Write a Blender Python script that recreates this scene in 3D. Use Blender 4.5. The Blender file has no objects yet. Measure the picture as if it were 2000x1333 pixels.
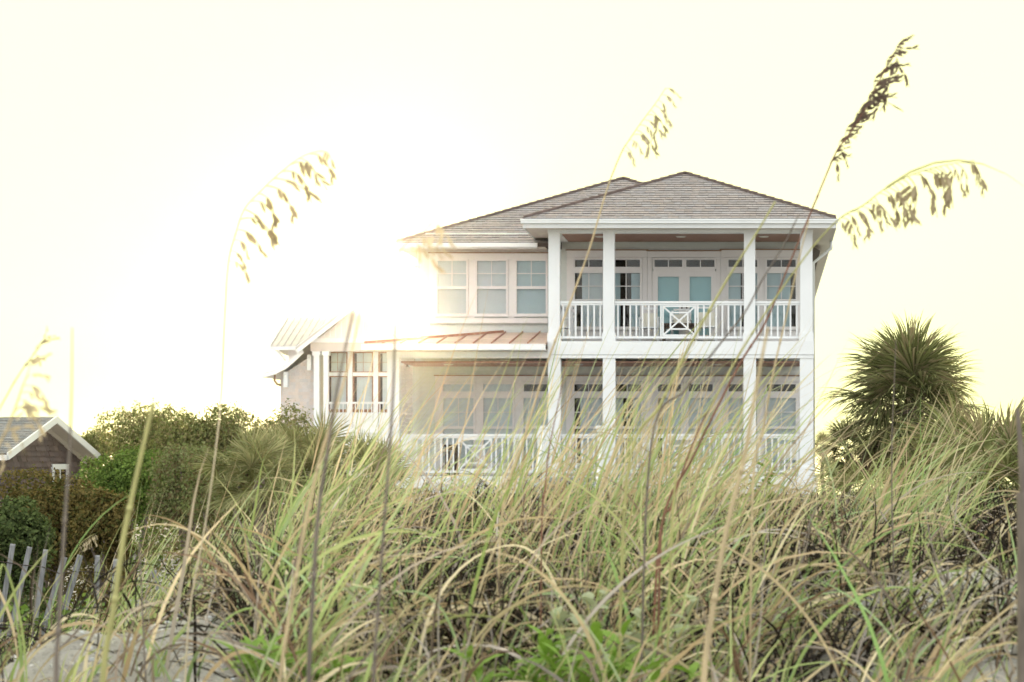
import bpy, math, random
import numpy as np
from mathutils import Vector, Matrix, Euler

random.seed(7)
rng = np.random.default_rng(7)
sc = bpy.context.scene
COL = sc.collection
R = math.radians

# ------------------------------------------------------------------ camera
CAMZ, F, U0, V0 = 1.3, 4400.0, 1494.0, 903.0        # camera height, focal length in photo pixels, vanishing point
cd = bpy.data.cameras.new('camera')
cam = bpy.data.objects.new('camera', cd)
COL.objects.link(cam)
cam.location = (0, 0, CAMZ)
cam.rotation_euler = (R(90), 0, 0)
cd.sensor_width = 36.0
cd.lens = 36.0 * F / 2000.0
cd.shift_x = (1000 - U0) / 2000.0
cd.shift_y = (V0 - 666.5) / 2000.0
cd.clip_start, cd.clip_end = 0.1, 6000
cd.dof.use_dof = True
cd.dof.focus_distance = 20.0
cd.dof.aperture_fstop = 10.5
sc.camera = cam

# ------------------------------------------------------------------ light
SUN_AZ, SUN_EL = R(-9.2), R(3.8)
S = Vector((math.sin(SUN_AZ) * math.cos(SUN_EL), math.cos(SUN_AZ) * math.cos(SUN_EL), math.sin(SUN_EL)))
w = bpy.data.worlds.new('World'); sc.world = w; w.use_nodes = True
nt = w.node_tree
bg = nt.nodes['Background']
sky = nt.nodes.new('ShaderNodeTexSky'); sky.sky_type = 'NISHITA'; sky.sun_disc = False
sky.sun_elevation = SUN_EL; sky.sun_rotation = SUN_AZ; sky.dust_density = 3.0
tc = nt.nodes.new('ShaderNodeTexCoord')
dot = nt.nodes.new('ShaderNodeVectorMath'); dot.operation = 'DOT_PRODUCT'; dot.inputs[1].default_value = S
nt.links.new(tc.outputs['Generated'], dot.inputs[0])
mr = nt.nodes.new('ShaderNodeMapRange'); mr.interpolation_type = 'SMOOTHSTEP'
mr.inputs['From Min'].default_value = -0.3; mr.inputs['From Max'].default_value = 0.9
nt.links.new(dot.outputs['Value'], mr.inputs['Value'])
sky_fill = nt.nodes.new('ShaderNodeMix'); sky_fill.data_type = 'RGBA'          # cream on the sun's side; brighter pale side opposite, added to light the facade
sky_fill.inputs[6].default_value = (8.3, 8.5, 8.4, 1); sky_fill.inputs[7].default_value = (7.3, 7.25, 3.6, 1)
nt.links.new(mr.outputs['Result'], sky_fill.inputs['Factor'])
mn = nt.nodes.new('ShaderNodeVectorMath'); mn.operation = 'MINIMUM'
nt.links.new(sky.outputs[0], mn.inputs[0]); nt.links.new(sky_fill.outputs[2], mn.inputs[1])
mx = nt.nodes.new('ShaderNodeMix'); mx.data_type = 'RGBA'; mx.inputs['Factor'].default_value = 0.85
nt.links.new(mn.outputs[0], mx.inputs[6]); nt.links.new(sky_fill.outputs[2], mx.inputs[7])
nt.links.new(mx.outputs[2], bg.inputs[0]); bg.inputs[1].default_value = 0.1
ld = bpy.data.lights.new('sun', 'SUN'); ld.energy = 3.0; ld.angle = R(0.6); ld.color = (1.0, 0.80, 0.55)
sun = bpy.data.objects.new('sun', ld); COL.objects.link(sun)
sun.rotation_euler = S.to_track_quat('Z', 'Y').to_euler()
sun.location = (-8, 40, 30)
vs = sc.view_settings
vs.view_transform = 'Standard'; vs.look = 'None'; vs.exposure = 1.3; vs.gamma = 1.0; vs.use_curve_mapping = False
cy = sc.cycles
cy.use_denoising = True
cy.max_bounces = 8; cy.diffuse_bounces = 3; cy.glossy_bounces = 3; cy.transmission_bounces = 4; cy.transparent_max_bounces = 12
cy.volume_bounces = 0
cy.sample_clamp_indirect = 8.0

# ------------------------------------------------------------------ helpers
def wx(u, Y): return (u - U0) / F * Y
def wz(v, Y): return CAMZ + (V0 - v) / F * Y

WL = {}                                              # world location of every parent
def tag(o, label=None, cat=None, group=None, kind=None):
    if label: o['label'] = label
    if cat: o['category'] = cat
    if group: o['group'] = group
    if kind: o['kind'] = kind
    return o
def thing(name, label, cat, loc=(0, 0, 0), group=None):
    o = bpy.data.objects.new(name, None); COL.objects.link(o)
    o.location = loc; o.empty_display_size = 0.2
    WL[o.name] = Vector(loc)
    return tag(o, label, cat, group)
def link(name, me, parent=None, loc=(0, 0, 0), rot=None, kind=None):
    """loc is a world position; parents carry no rotation"""
    o = bpy.data.objects.new(name, me); COL.objects.link(o)
    WL[o.name] = Vector(loc)
    if parent is not None:
        o.parent = parent
        o.location = Vector(loc) - WL[parent.name]
    else:
        o.location = loc
    if rot is not None: o.rotation_euler = rot
    if kind: o['kind'] = kind
    return o

class MB:
    def __init__(self): self.v = []; self.f = []
    def quad(self, a, b, c, d):
        n = len(self.v); self.v += [tuple(a), tuple(b), tuple(c), tuple(d)]; self.f.append((n, n+1, n+2, n+3)); return self
    def tri(self, a, b, c):
        n = len(self.v); self.v += [tuple(a), tuple(b), tuple(c)]; self.f.append((n, n+1, n+2)); return self
    def box(self, x0, x1, y0, y1, z0, z1):
        n = len(self.v)
        self.v += [(x0,y0,z0),(x1,y0,z0),(x1,y1,z0),(x0,y1,z0),(x0,y0,z1),(x1,y0,z1),(x1,y1,z1),(x0,y1,z1)]
        self.f += [tuple(n+i for i in q) for q in ((0,3,2,1),(4,5,6,7),(0,1,5,4),(1,2,6,5),(2,3,7,6),(3,0,4,7))]
        return self
    def bar(self, p, q, wd, dp=None, up=(0, 1, 0)):
        dp = dp or wd
        p, q = Vector(p), Vector(q); d = (q - p).normalized(); up = Vector(up)
        s = d.cross(up)
        if s.length < 1e-4: s = d.cross(Vector((1, 0, 0)))
        s.normalize(); t = s.cross(d)
        n = len(self.v)
        for c in (p, q):
            for a, b in ((-1,-1),(1,-1),(1,1),(-1,1)): self.v.append(tuple(c + s*(a*wd/2) + t*(b*dp/2)))
        self.f += [tuple(n+i for i in k) for k in ((0,1,2,3),(7,6,5,4),(0,4,5,1),(1,5,6,2),(2,6,7,3),(3,7,4,0))]
        return self
    def tube(self, pts, rads, seg=7):
        pts = [Vector(p) for p in pts]; n0 = len(self.v)
        for i, p in enumerate(pts):
            d = (pts[min(i+1, len(pts)-1)] - pts[max(i-1, 0)]).normalized()
            s = d.cross(Vector((0.13, 1, 0.07))); s.normalize(); t = d.cross(s)
            for k in range(seg):
                a = 2*math.pi*k/seg
                self.v.append(tuple(p + (s*math.cos(a) + t*math.sin(a))*rads[i]))
        for i in range(len(pts)-1):
            for k in range(seg):
                a = n0+i*seg+k; b = n0+i*seg+(k+1) % seg
                self.f.append((a, b, b+seg, a+seg))
        self.f.append(tuple(n0+k for k in range(seg))[::-1])
        self.f.append(tuple(n0+(len(pts)-1)*seg+k for k in range(seg)))
        return self
    def mesh(self, name, mat, off=(0, 0, 0), smooth=False, cols=None):
        me = bpy.data.meshes.new(name)
        ox, oy, oz = off
        me.from_pydata([(a-ox, b-oy, c-oz) for a, b, c in self.v], [], self.f)
        me.materials.append(mat)
        if smooth: me.polygons.foreach_set('use_smooth', [True]*len(me.polygons))
        if cols is not None:
            at = me.color_attributes.new('Col', 'FLOAT_COLOR', 'POINT')
            at.data.foreach_set('color', np.asarray(cols, dtype=np.float32).ravel())
        me.update()
        return me
    def part(self, name, mat, parent=None, smooth=False, kind=None):
        a = np.array(self.v); c = tuple(((a.min(0)+a.max(0))/2).tolist())
        return link(name, self.mesh(name, mat, c, smooth), parent, c, kind=kind)

BOXES = {}
def pbox(name, mat, parent, x0, x1, y0, y1, z0, z1):
    if x1 < x0: x0, x1 = x1, x0
    if z1 < z0: z0, z1 = z1, z0
    k = (round(x1-x0, 4), round(y1-y0, 4), round(z1-z0, 4), mat.name)
    if k not in BOXES:
        a, b, c = (x1-x0)/2, (y1-y0)/2, (z1-z0)/2
        BOXES[k] = MB().box(-a, a, -b, b, -c, c).mesh(name, mat)
    return link(name, BOXES[k], parent, ((x0+x1)/2, (y0+y1)/2, (z0+z1)/2))

def fast_mesh(name, V, Q, mat, col=None, smooth=False):
    me = bpy.data.meshes.new(name)
    V = np.ascontiguousarray(V, dtype=np.float32); Q = np.ascontiguousarray(Q, dtype=np.int32)
    me.vertices.add(len(V)); me.vertices.foreach_set('co', V.ravel())
    k = Q.shape[1]
    me.loops.add(Q.size); me.loops.foreach_set('vertex_index', Q.ravel())
    me.polygons.add(len(Q)); me.polygons.foreach_set('loop_start', np.arange(0, Q.size, k, dtype=np.int32))
    if smooth: me.polygons.foreach_set('use_smooth', np.ones(len(Q), dtype=bool))
    me.update(calc_edges=True)
    if col is not None:
        c4 = np.ones((len(V), 4), dtype=np.float32); c4[:, :3] = col
        at = me.color_attributes.new('Col', 'FLOAT_COLOR', 'POINT'); at.data.foreach_set('color', c4.ravel())
    me.materials.append(mat)
    return me

# ------------------------------------------------------------------ materials
def mat(name, col, rough=0.6, var=0.0, scale=8.0, bump=0.0, bscale=None, attr=False, trans=0.0, spec=0.4, stretch=None, metal=0.0):
    m = bpy.data.materials.new(name); m.use_nodes = True
    n = m.node_tree; L = n.links; p = n.nodes['Principled BSDF']; out = n.nodes['Material Output']
    p.inputs['Roughness'].default_value = rough; p.inputs['Specular IOR Level'].default_value = spec
    p.inputs['Metallic'].default_value = metal
    tcn = n.nodes.new('ShaderNodeTexCoord'); mp = n.nodes.new('ShaderNodeMapping')
    L.new(tcn.outputs['Object'], mp.inputs['Vector'])
    if stretch: mp.inputs['Scale'].default_value = stretch
    src = None
    if attr:
        a = n.nodes.new('ShaderNodeAttribute'); a.attribute_name = 'Col'; src = a.outputs['Color']
    if var > 0 or bump > 0:
        nz = n.nodes.new('ShaderNodeTexNoise'); nz.inputs['Scale'].default_value = scale; nz.inputs['Detail'].default_value = 5
        L.new(mp.outputs[0], nz.inputs['Vector'])
        if var > 0:
            mrn = n.nodes.new('ShaderNodeMapRange')
            mrn.inputs['From Min'].default_value = 0.3; mrn.inputs['From Max'].default_value = 0.7
            mrn.inputs['To Min'].default_value = 1-var; mrn.inputs['To Max'].default_value = 1+var
            L.new(nz.outputs[0], mrn.inputs['Value'])
            mul = n.nodes.new('ShaderNodeVectorMath'); mul.operation = 'SCALE'
            if src: L.new(src, mul.inputs[0])
            else: mul.inputs[0].default_value = col[:3]
            L.new(mrn.outputs[0], mul.inputs['Scale']); src = mul.outputs[0]
        if bump > 0:
            nb = n.nodes.new('ShaderNodeTexNoise'); nb.inputs['Scale'].default_value = bscale or scale*4; nb.inputs['Detail'].default_value = 4
            L.new(mp.outputs[0], nb.inputs['Vector'])
            bp = n.nodes.new('ShaderNodeBump'); bp.inputs['Strength'].default_value = bump; bp.inputs['Distance'].default_value = 0.02
            L.new(nb.outputs[0], bp.inputs['Height']); L.new(bp.outputs[0], p.inputs['Normal'])
    if src: L.new(src, p.inputs['Base Color'])
    else: p.inputs['Base Color'].default_value = (*col[:3], 1)
    if trans > 0:
        t = n.nodes.new('ShaderNodeBsdfTranslucent')
        if src: L.new(src, t.inputs['Color'])
        else: t.inputs['Color'].default_value = (*col[:3], 1)
        ms = n.nodes.new('ShaderNodeMixShader'); ms.inputs[0].default_value = trans
        L.new(p.outputs[0], ms.inputs[1]); L.new(t.outputs[0], ms.inputs[2]); L.new(ms.outputs[0], out.inputs['Surface'])
    return m

M = {}
M['white'] = mat('white_paint', (0.80, 0.815, 0.82), 0.45, 0.03, 1.5, 0.04, 30)
M['trim'] = mat('warm_white_trim', (0.78, 0.75, 0.735), 0.45, 0.03, 1.5)
M['siding'] = mat('pale_sage_siding', (0.66, 0.69, 0.66), 0.6, 0.04, 2.0, 0.1, 40, stretch=(1, 1, 6))
M['soffit'] = mat('beige_soffit', (0.60, 0.55, 0.51), 0.6, 0.04, 2)
M['ceiling'] = mat('stained_wood_ceiling', (0.30, 0.155, 0.115), 0.5, 0.2, 3, stretch=(0.4, 6, 1))
M['shingle'] = mat('roof_shingle', (0.2, 0.16, 0.15), 0.9, 0.18, 10, 0.3, 60, attr=True)
M['roofbase'] = mat('roof_underlay', (0.10, 0.075, 0.07), 0.9)
M['hipcap'] = mat('hip_cap_shingle', (0.22, 0.17, 0.155), 0.9, 0.2, 6)
M['copper'] = mat('copper_roof', (0.60, 0.43, 0.35), 0.4, 0.2, 2.5)
M['copperseam'] = mat('copper_seam', (0.40, 0.19, 0.12), 0.5, 0.2, 4)
M['blind'] = mat('sky_reflection_blind', (0.52, 0.62, 0.66), 0.7, 0.06, 1.2)  # blue of the sky's reflection in the panes put into the blind colour
M['blindgrey'] = mat('pale_grey_blind', (0.68, 0.70, 0.72), 0.7, 0.06, 1.2)
M['teal'] = mat('aqua_reflection_shade', (0.42, 0.66, 0.70), 0.7, 0.05, 1.2)  # aqua of the reflected sky put into the door shades
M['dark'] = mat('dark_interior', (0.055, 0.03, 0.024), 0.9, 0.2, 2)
M['darkwood'] = mat('dark_brown_wood', (0.05, 0.028, 0.02), 0.5, 0.25, 6)
M['deck'] = mat('grey_deck_boards', (0.34, 0.36, 0.37), 0.7, 0.12, 3, stretch=(1, 8, 1))
M['cushion'] = mat('cream_cushion', (0.80, 0.77, 0.66), 0.85, 0.05, 6)
M['lamp'] = mat('white_plastic', (0.75, 0.72, 0.68), 0.5)
M['pile'] = mat('grey_pile', (0.42, 0.40, 0.38), 0.85, 0.2, 5, 0.2, 20, stretch=(4, 4, 1))
M['cedar'] = mat('cedar_shingle', (0.36, 0.31, 0.29), 0.85, 0.03, 8, attr=True)
M['brownshingle'] = mat('purple_brown_shingle', (0.1, 0.06, 0.06), 0.85, 0.15, 8, attr=True)
M['metalroof'] = mat('grey_metal_roof', (0.55, 0.53, 0.52), 0.5, 0.08, 1.5, metal=0.2)
M['greyroof'] = mat('grey_asphalt_shingle', (0.2, 0.2, 0.2), 0.9, 0.15, 10, 0.2, 50, attr=True)
M['woodframe'] = mat('brown_window_frame', (0.30, 0.16, 0.10), 0.6, 0.15, 5)
M['slat'] = mat('weathered_slat', (0.25, 0.25, 0.26), 0.9, 0.35, 9, 0.5, 40, stretch=(6, 6, 0.8))
M['wire'] = mat('rusted_wire', (0.05, 0.035, 0.03), 0.7)
M['grass'] = mat('dune_grass', (0.2, 0.2, 0.1), 0.55, attr=True, trans=0.24, spec=0.08)
M['leaf'] = mat('shrub_leaf', (0.1, 0.12, 0.05), 0.6, attr=True, trans=0.35, spec=0.15)
M['palm'] = mat('palm_leaf', (0.1, 0.12, 0.05), 0.5, attr=True, trans=0.38, spec=0.2)
M['trunk'] = mat('bark', (0.20, 0.16, 0.13), 0.9, 0.3, 12, 0.6, 30)
M['stemgreen'] = mat('green_yellow_stem', (0.50, 0.48, 0.20), 0.5, 0.2, 14, trans=0.2, stretch=(3, 3, 1))
M['stemtan'] = mat('straw_stem', (0.62, 0.50, 0.30), 0.55, 0.2, 14, trans=0.2, stretch=(3, 3, 1))
M['stempale'] = mat('bleached_stem', (0.66, 0.58, 0.42), 0.6, 0.1, 14, trans=0.3)
M['stemgrey'] = mat('dead_grey_stem', (0.17, 0.14, 0.115), 0.8, 0.25, 14, stretch=(3, 3, 1))
M['stemred'] = mat('red_brown_stem', (0.24, 0.11, 0.07), 0.6, 0.25, 14, trans=0.1, stretch=(3, 3, 1))
M['stemdark'] = mat('dark_dead_stem', (0.075, 0.06, 0.055), 0.8, 0.2, 14)
M['seed'] = mat('sea_oat_spikelet', (0.40, 0.32, 0.20), 0.7, 0.25, 40, trans=0.22)
M['seeddark'] = mat('dark_spikelet', (0.17, 0.12, 0.09), 0.7, 0.25, 40, trans=0.3)
M['seedpale'] = mat('pale_spikelet', (0.50, 0.42, 0.28), 0.7, 0.2, 40, trans=0.25)
M['herb'] = mat('bright_herb_leaf', (0.20, 0.34, 0.05), 0.45, 0.25, 25, trans=0.35)
M['vine'] = mat('pale_vine_leaf', (0.40, 0.44, 0.28), 0.6, 0.2, 25, trans=0.3)
M['shell'] = mat('shell_fragment', (0.6, 0.55, 0.5), 0.5, attr=True)
M['sign'] = mat('grey_panel', (0.30, 0.31, 0.31), 0.6, 0.05, 2)
M['conduit'] = mat('bronze_downpipe', (0.30, 0.18, 0.11), 0.5)

def sand_material():
    m = mat('sand', (0.42, 0.385, 0.35), 0.95, 0.22, 3.0, 0.8, 45, spec=0.1, attr=True)
    n = m.node_tree; L = n.links; p = n.nodes['Principled BSDF']
    src = p.inputs['Base Color'].links[0].from_socket
    vo = n.nodes.new('ShaderNodeTexVoronoi'); vo.inputs['Scale'].default_value = 60
    tcn = [k for k in n.nodes if k.type == 'TEX_COORD'][0]
    L.new(tcn.outputs['Object'], vo.inputs['Vector'])
    cr = n.nodes.new('ShaderNodeMapRange'); cr.inputs['From Min'].default_value = 0.05; cr.inputs['From Max'].default_value = 0.35
    cr.inputs['To Min'].default_value = 0.55; cr.inputs['To Max'].default_value = 1.12
    L.new(vo.outputs['Distance'], cr.inputs['Value'])
    mu = n.nodes.new('ShaderNodeVectorMath'); mu.operation = 'SCALE'
    L.new(src, mu.inputs[0]); L.new(cr.outputs[0], mu.inputs['Scale']); L.new(mu.outputs[0], p.inputs['Base Color'])
    return m
M['sand'] = sand_material()

def glass_material():
    m = bpy.data.materials.new('window_glass'); m.use_nodes = True
    n = m.node_tree; L = n.links; n.nodes.remove(n.nodes['Principled BSDF']); out = n.nodes['Material Output']
    t = n.nodes.new('ShaderNodeBsdfTransparent'); t.inputs[0].default_value = (0.93, 0.96, 0.96, 1)
    g = n.nodes.new('ShaderNodeBsdfGlossy'); g.inputs['Roughness'].default_value = 0.03
    fr = n.nodes.new('ShaderNodeFresnel'); fr.inputs['IOR'].default_value = 1.33
    ad = n.nodes.new('ShaderNodeMath'); ad.operation = 'ADD'; ad.inputs[1].default_value = 0.005; ad.use_clamp = True
    ms = n.nodes.new('ShaderNodeMixShader')
    L.new(fr.outputs[0], ad.inputs[0]); L.new(ad.outputs[0], ms.inputs[0]); L.new(t.outputs[0], ms.inputs[1]); L.new(g.outputs[0], ms.inputs[2])
    L.new(ms.outputs[0], out.inputs['Surface'])
    return m
M['glass'] = glass_material()
M['water'] = mat('still_water', (0.10, 0.13, 0.13), 0.05, bump=0.05, bscale=0.6, spec=0.5)

# ------------------------------------------------------------------ ground and water
def smooth(t): t = np.clip(t, 0, 1); return t*t*(3-2*t)
def ground_z(x, y):
    x = np.asarray(x, dtype=float); y = np.asarray(y, dtype=float)
    z = np.interp(y, [-60, 0, 3, 5, 7, 9, 11, 14, 20, 30, 45, 60, 170, 190, 3000],
                     [0.2, 0.5, 0.70, 0.78, 0.86, 0.90, 0.86, 0.66, -0.1, -0.9, -1.5, -1.6, -1.6, -2.6, -2.6])
    near = smooth((26-y)/12)
    z = z - 0.55*smooth((-1.6-x)/1.0)*near
    z = z + near*(0.05*np.sin(2.3*x+1.1*y)+0.035*np.sin(4.7*x-2.9*y+1.0)+0.02*np.sin(9.1*x+7.3*y+2.0)) * smooth((y-3)/2)
    z = z + (1-near)*0.12*np.sin(0.35*x+0.5)*np.sin(0.28*y)*smooth((165-y)/20)
    z = z + 0.05*smooth((y-6.2)/1.2)*smooth((8.8-y)/1.0)*smooth((x-0.35)/0.3)+0.012*near*np.sin(31*x+17*y)*np.sin(23*x-29*y)           # small eroded sand face
    return z
def density(x, y):
    d = np.ones_like(x)
    flank = smooth((-0.222-x/np.maximum(y, 1.0))/0.02)*smooth((8.8-y)/0.6)*(y > 1)     # bare sand slope at the lower left
    d *= 1-0.96*flank
    d *= 1-0.97*smooth((-2.5-x)/0.3)*smooth((10.2-y)/0.5)
    d *= 1-0.93*smooth((x-0.36)/0.12)*smooth((8.3-y)/0.5)*smooth((y-5.9)/0.4)    # eroded sand face at the lower right
    d *= 1-0.58*smooth((x+0.45)/0.4)*smooth((8.6-y)/0.8)                          # thinner towards the lower right
    d *= 1-0.75*smooth((-2.7-x)/0.3)*smooth((14.8-y)/0.5)*smooth((y-10)/0.5)
    return d
xs = np.concatenate([-np.geomspace(900, 7, 40), np.arange(-6.9, 4.0, 0.07), np.geomspace(4.1, 900, 40)])
ys = np.concatenate([np.linspace(-60, 3, 20), np.arange(3.07, 20, 0.08), np.geomspace(20.2, 2500, 70)])
GX, GY = np.meshgrid(xs, ys)
GZ = ground_z(GX, GY)
nx, ny = len(xs), len(ys)
V = np.stack([GX.ravel(), GY.ravel(), GZ.ravel()], 1)
litter_shade = np.clip(density(GX, GY)+0.25*np.sin(GX*13+GY*9)*np.sin(GX*7-GY*11), 0, 1)*smooth((40-GY)/15)      # litter under the grass, its near black painting the shaded gaps; bare sand elsewhere
litter_shade = smooth((litter_shade-0.15)/0.6).ravel()[:, None]
GC = np.array([[0.31, 0.295, 0.28]])*(1-litter_shade)+np.array([[0.018, 0.013, 0.009]])*litter_shade
ii = (np.arange(ny-1)[:, None]*nx + np.arange(nx-1)[None]).ravel()
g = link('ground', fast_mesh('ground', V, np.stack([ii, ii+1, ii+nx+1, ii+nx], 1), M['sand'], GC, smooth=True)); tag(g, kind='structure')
g['label'] = 'pale sand of the dune and the yards behind it'
wt = MB(); wt.quad((-1500, 178, -1.78), (1500, 178, -1.78), (1500, 4000, -1.78), (-1500, 4000, -1.78))
wo = wt.part('water', M['water']); tag(wo, 'bright still water far behind the houses', kind='structure')

# ------------------------------------------------------------------ building pieces
def holed_wall(name, mat_, parent, x0, x1, z0, z1, y0, y1, holes):
    X = sorted({x0, x1, *[h[0] for h in holes], *[h[1] for h in holes]}); Z = sorted({z0, z1, *[h[2] for h in holes], *[h[3] for h in holes]})
    X = [a for a in X if x0 <= a <= x1]; Z = [a for a in Z if z0 <= a <= z1]
    def solid(i, j):
        if i < 0 or j < 0 or i >= len(X)-1 or j >= len(Z)-1: return False
        cx, cz = (X[i]+X[i+1])/2, (Z[j]+Z[j+1])/2
        return not any(h[0] < cx < h[1] and h[2] < cz < h[3] for h in holes)
    m = MB()
    for i in range(len(X)-1):
        for j in range(len(Z)-1):
            if not solid(i, j): continue
            a, b, c, d = X[i], X[i+1], Z[j], Z[j+1]
            m.quad((a, y0, c), (b, y0, c), (b, y0, d), (a, y0, d)); m.quad((a, y1, d), (b, y1, d), (b, y1, c), (a, y1, c))
            if not solid(i-1, j): m.quad((a, y0, d), (a, y1, d), (a, y1, c), (a, y0, c))
            if not solid(i+1, j): m.quad((b, y0, c), (b, y1, c), (b, y1, d), (b, y0, d))
            if not solid(i, j-1): m.quad((a, y0, c), (a, y1, c), (b, y1, c), (b, y0, c))
            if not solid(i, j+1): m.quad((a, y0, d), (b, y0, d), (b, y1, d), (a, y1, d))
    return m.part(name, mat_, parent)

def planks(parent, x0, x1, z0, z1, y, holes, mat_, pitch=0.12):
    z = z0
    while z < z1-0.02:
        zt = min(z+pitch+0.012, z1)
        cuts = [(x0, x1)]
        for h in holes:
            if h[3] > z+0.01 and h[2] < zt-0.01:
                new = []
                for a, b in cuts:
                    if h[1] <= a or h[0] >= b: new.append((a, b)); continue
                    if h[0] > a: new.append((a, h[0]))
                    if h[1] < b: new.append((h[1], b))
                cuts = new
        for a, b in cuts:
            if b-a < 0.02: continue
            m = MB()       # lapped board: thick at the bottom edge
            m.v = [(a, y-0.022, z), (b, y-0.022, z), (b, y-0.006, zt), (a, y-0.006, zt), (a, y-0.002, z), (b, y-0.002, z), (b, y-0.002, zt), (a, y-0.002, zt)]
            m.f = [(0, 1, 2, 3), (0, 4, 5, 1), (1, 5, 6, 2), (2, 6, 7, 3), (3, 7, 4, 0)]
            m.part('plank', mat_, parent)
        z += pitch

def window(parent, gx0, gx1, rows, Y, mat_frame, blinds, name='window', stile=0.055, gridx=2, sill=True, handle=False):
    """gx0..gx1 glass width; rows: list of (z0, z1, nx, nz, blind) glass lights from bottom to top; blinds: list of (fraction0, fraction1, material)"""
    m = MB()
    zs0 = min(r[0] for r in rows)-stile; zs1 = max(r[1] for r in rows)+stile
    m.box(gx0-stile, gx0, Y-0.05, Y+0.05, zs0, zs1); m.box(gx1, gx1+stile, Y-0.05, Y+0.05, zs0, zs1)
    edges = [zs0]
    rs = sorted(rows, key=lambda r: r[0])
    for k, r in enumerate(rs):
        m.box(gx0, gx1, Y-0.045, Y+0.045, edges[-1], r[0]); edges.append(r[1])
    m.box(gx0, gx1, Y-0.045, Y+0.045, edges[-1], zs1)
    for (z0, z1, a, b, _) in rs:
        for i in range(1, a):
            x = gx0+(gx1-gx0)*i/a; m.box(x-0.011, x+0.011, Y-0.02, Y+0.012, z0, z1)
        for j in range(1, b):
            z = z0+(z1-z0)*j/b
            for i in range(a):
                m.box(gx0+(gx1-gx0)*i/a+(0.011 if i else 0), gx0+(gx1-gx0)*(i+1)/a-(0.011 if i < a-1 else 0), Y-0.019, Y+0.011, z-0.011, z+0.011)
    fr = m.part(name, mat_frame, parent)
    for (z0, z1, a, b, bl) in rs:
        for i in range(a):
            for j in range(b):
                xa, xb = gx0+(gx1-gx0)*i/a, gx0+(gx1-gx0)*(i+1)/a; za, zb = z0+(z1-z0)*j/b, z0+(z1-z0)*(j+1)/b
                pbox('pane', M['glass'], fr, xa, xb, Y-0.006, Y-0.002, za, zb)
        if bl:
            for f0, f1, bm in blinds:
                pbox('blind', bm, fr, gx0+(gx1-gx0)*f0, gx0+(gx1-gx0)*f1, Y+0.07, Y+0.078, z0-0.02, z1+0.02)
    if sill: pbox('sill', mat_frame, fr, gx0-stile-0.02, gx1+stile+0.02, Y-0.09, Y-0.052, zs0-0.03, zs0+0.015)
    return fr

def railing(parent, x0, x1, y, zr, zb, mat_, cross=None, depth=0.05, pitch=0.15):
    r = pbox('railing', mat_, parent, x0, x1, y-0.045, y+0.045, zr-0.055, zr)
    pbox('top_rail_fillet', mat_, r, x0, x1, y-0.025, y+0.025, zr-0.1, zr-0.058)
    pbox('bottom_rail', mat_, r, x0, x1, y-0.025, y+0.025, zb, zb+0.055)
    n = max(1, int(round((x1-x0)/pitch))); p = (x1-x0)/n
    for i in range(n):
        x = x0+(i+0.5)*p
        if cross and cross[0]-0.03 < x < cross[1]+0.03: continue
        pbox('baluster', mat_, r, x-0.02, x+0.02, y-0.02, y+0.02, zb+0.058, zr-0.103)
    if cross:
        a, b = cross; za, zt = zb+0.06, zr-0.105; cx, cz = (a+b)/2, (za+zt)/2; h = (zt-za)*0.27
        m = MB(); t = 0.038
        m.box(a, a+t, y-0.02, y+0.02, za, zt); m.box(b-t, b, y-0.02, y+0.02, za, zt)
        m.box(a+t, b-t, y-0.019, y+0.019, za, za+t); m.box(a+t, b-t, y-0.019, y+0.019, zt-t, zt)
        m.bar((a+t, y-0.003, za+t), (b-t, y-0.003, zt-t), t, 0.03); m.bar((a+t, y+0.003, zt-t), (b-t, y+0.003, za+t), t, 0.03)
        for s in (-1, 1):
            m.box(cx-h*1.05, cx+h*1.05, y-0.012, y+0.012, cz+s*h-t/2, cz+s*h+t/2); m.box(cx+s*h*1.05-t/2, cx+s*h*1.05+t/2, y-0.013, y+0.013, cz-h, cz+h)
        m.part('lattice_panel', mat_, r)
    return r

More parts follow.
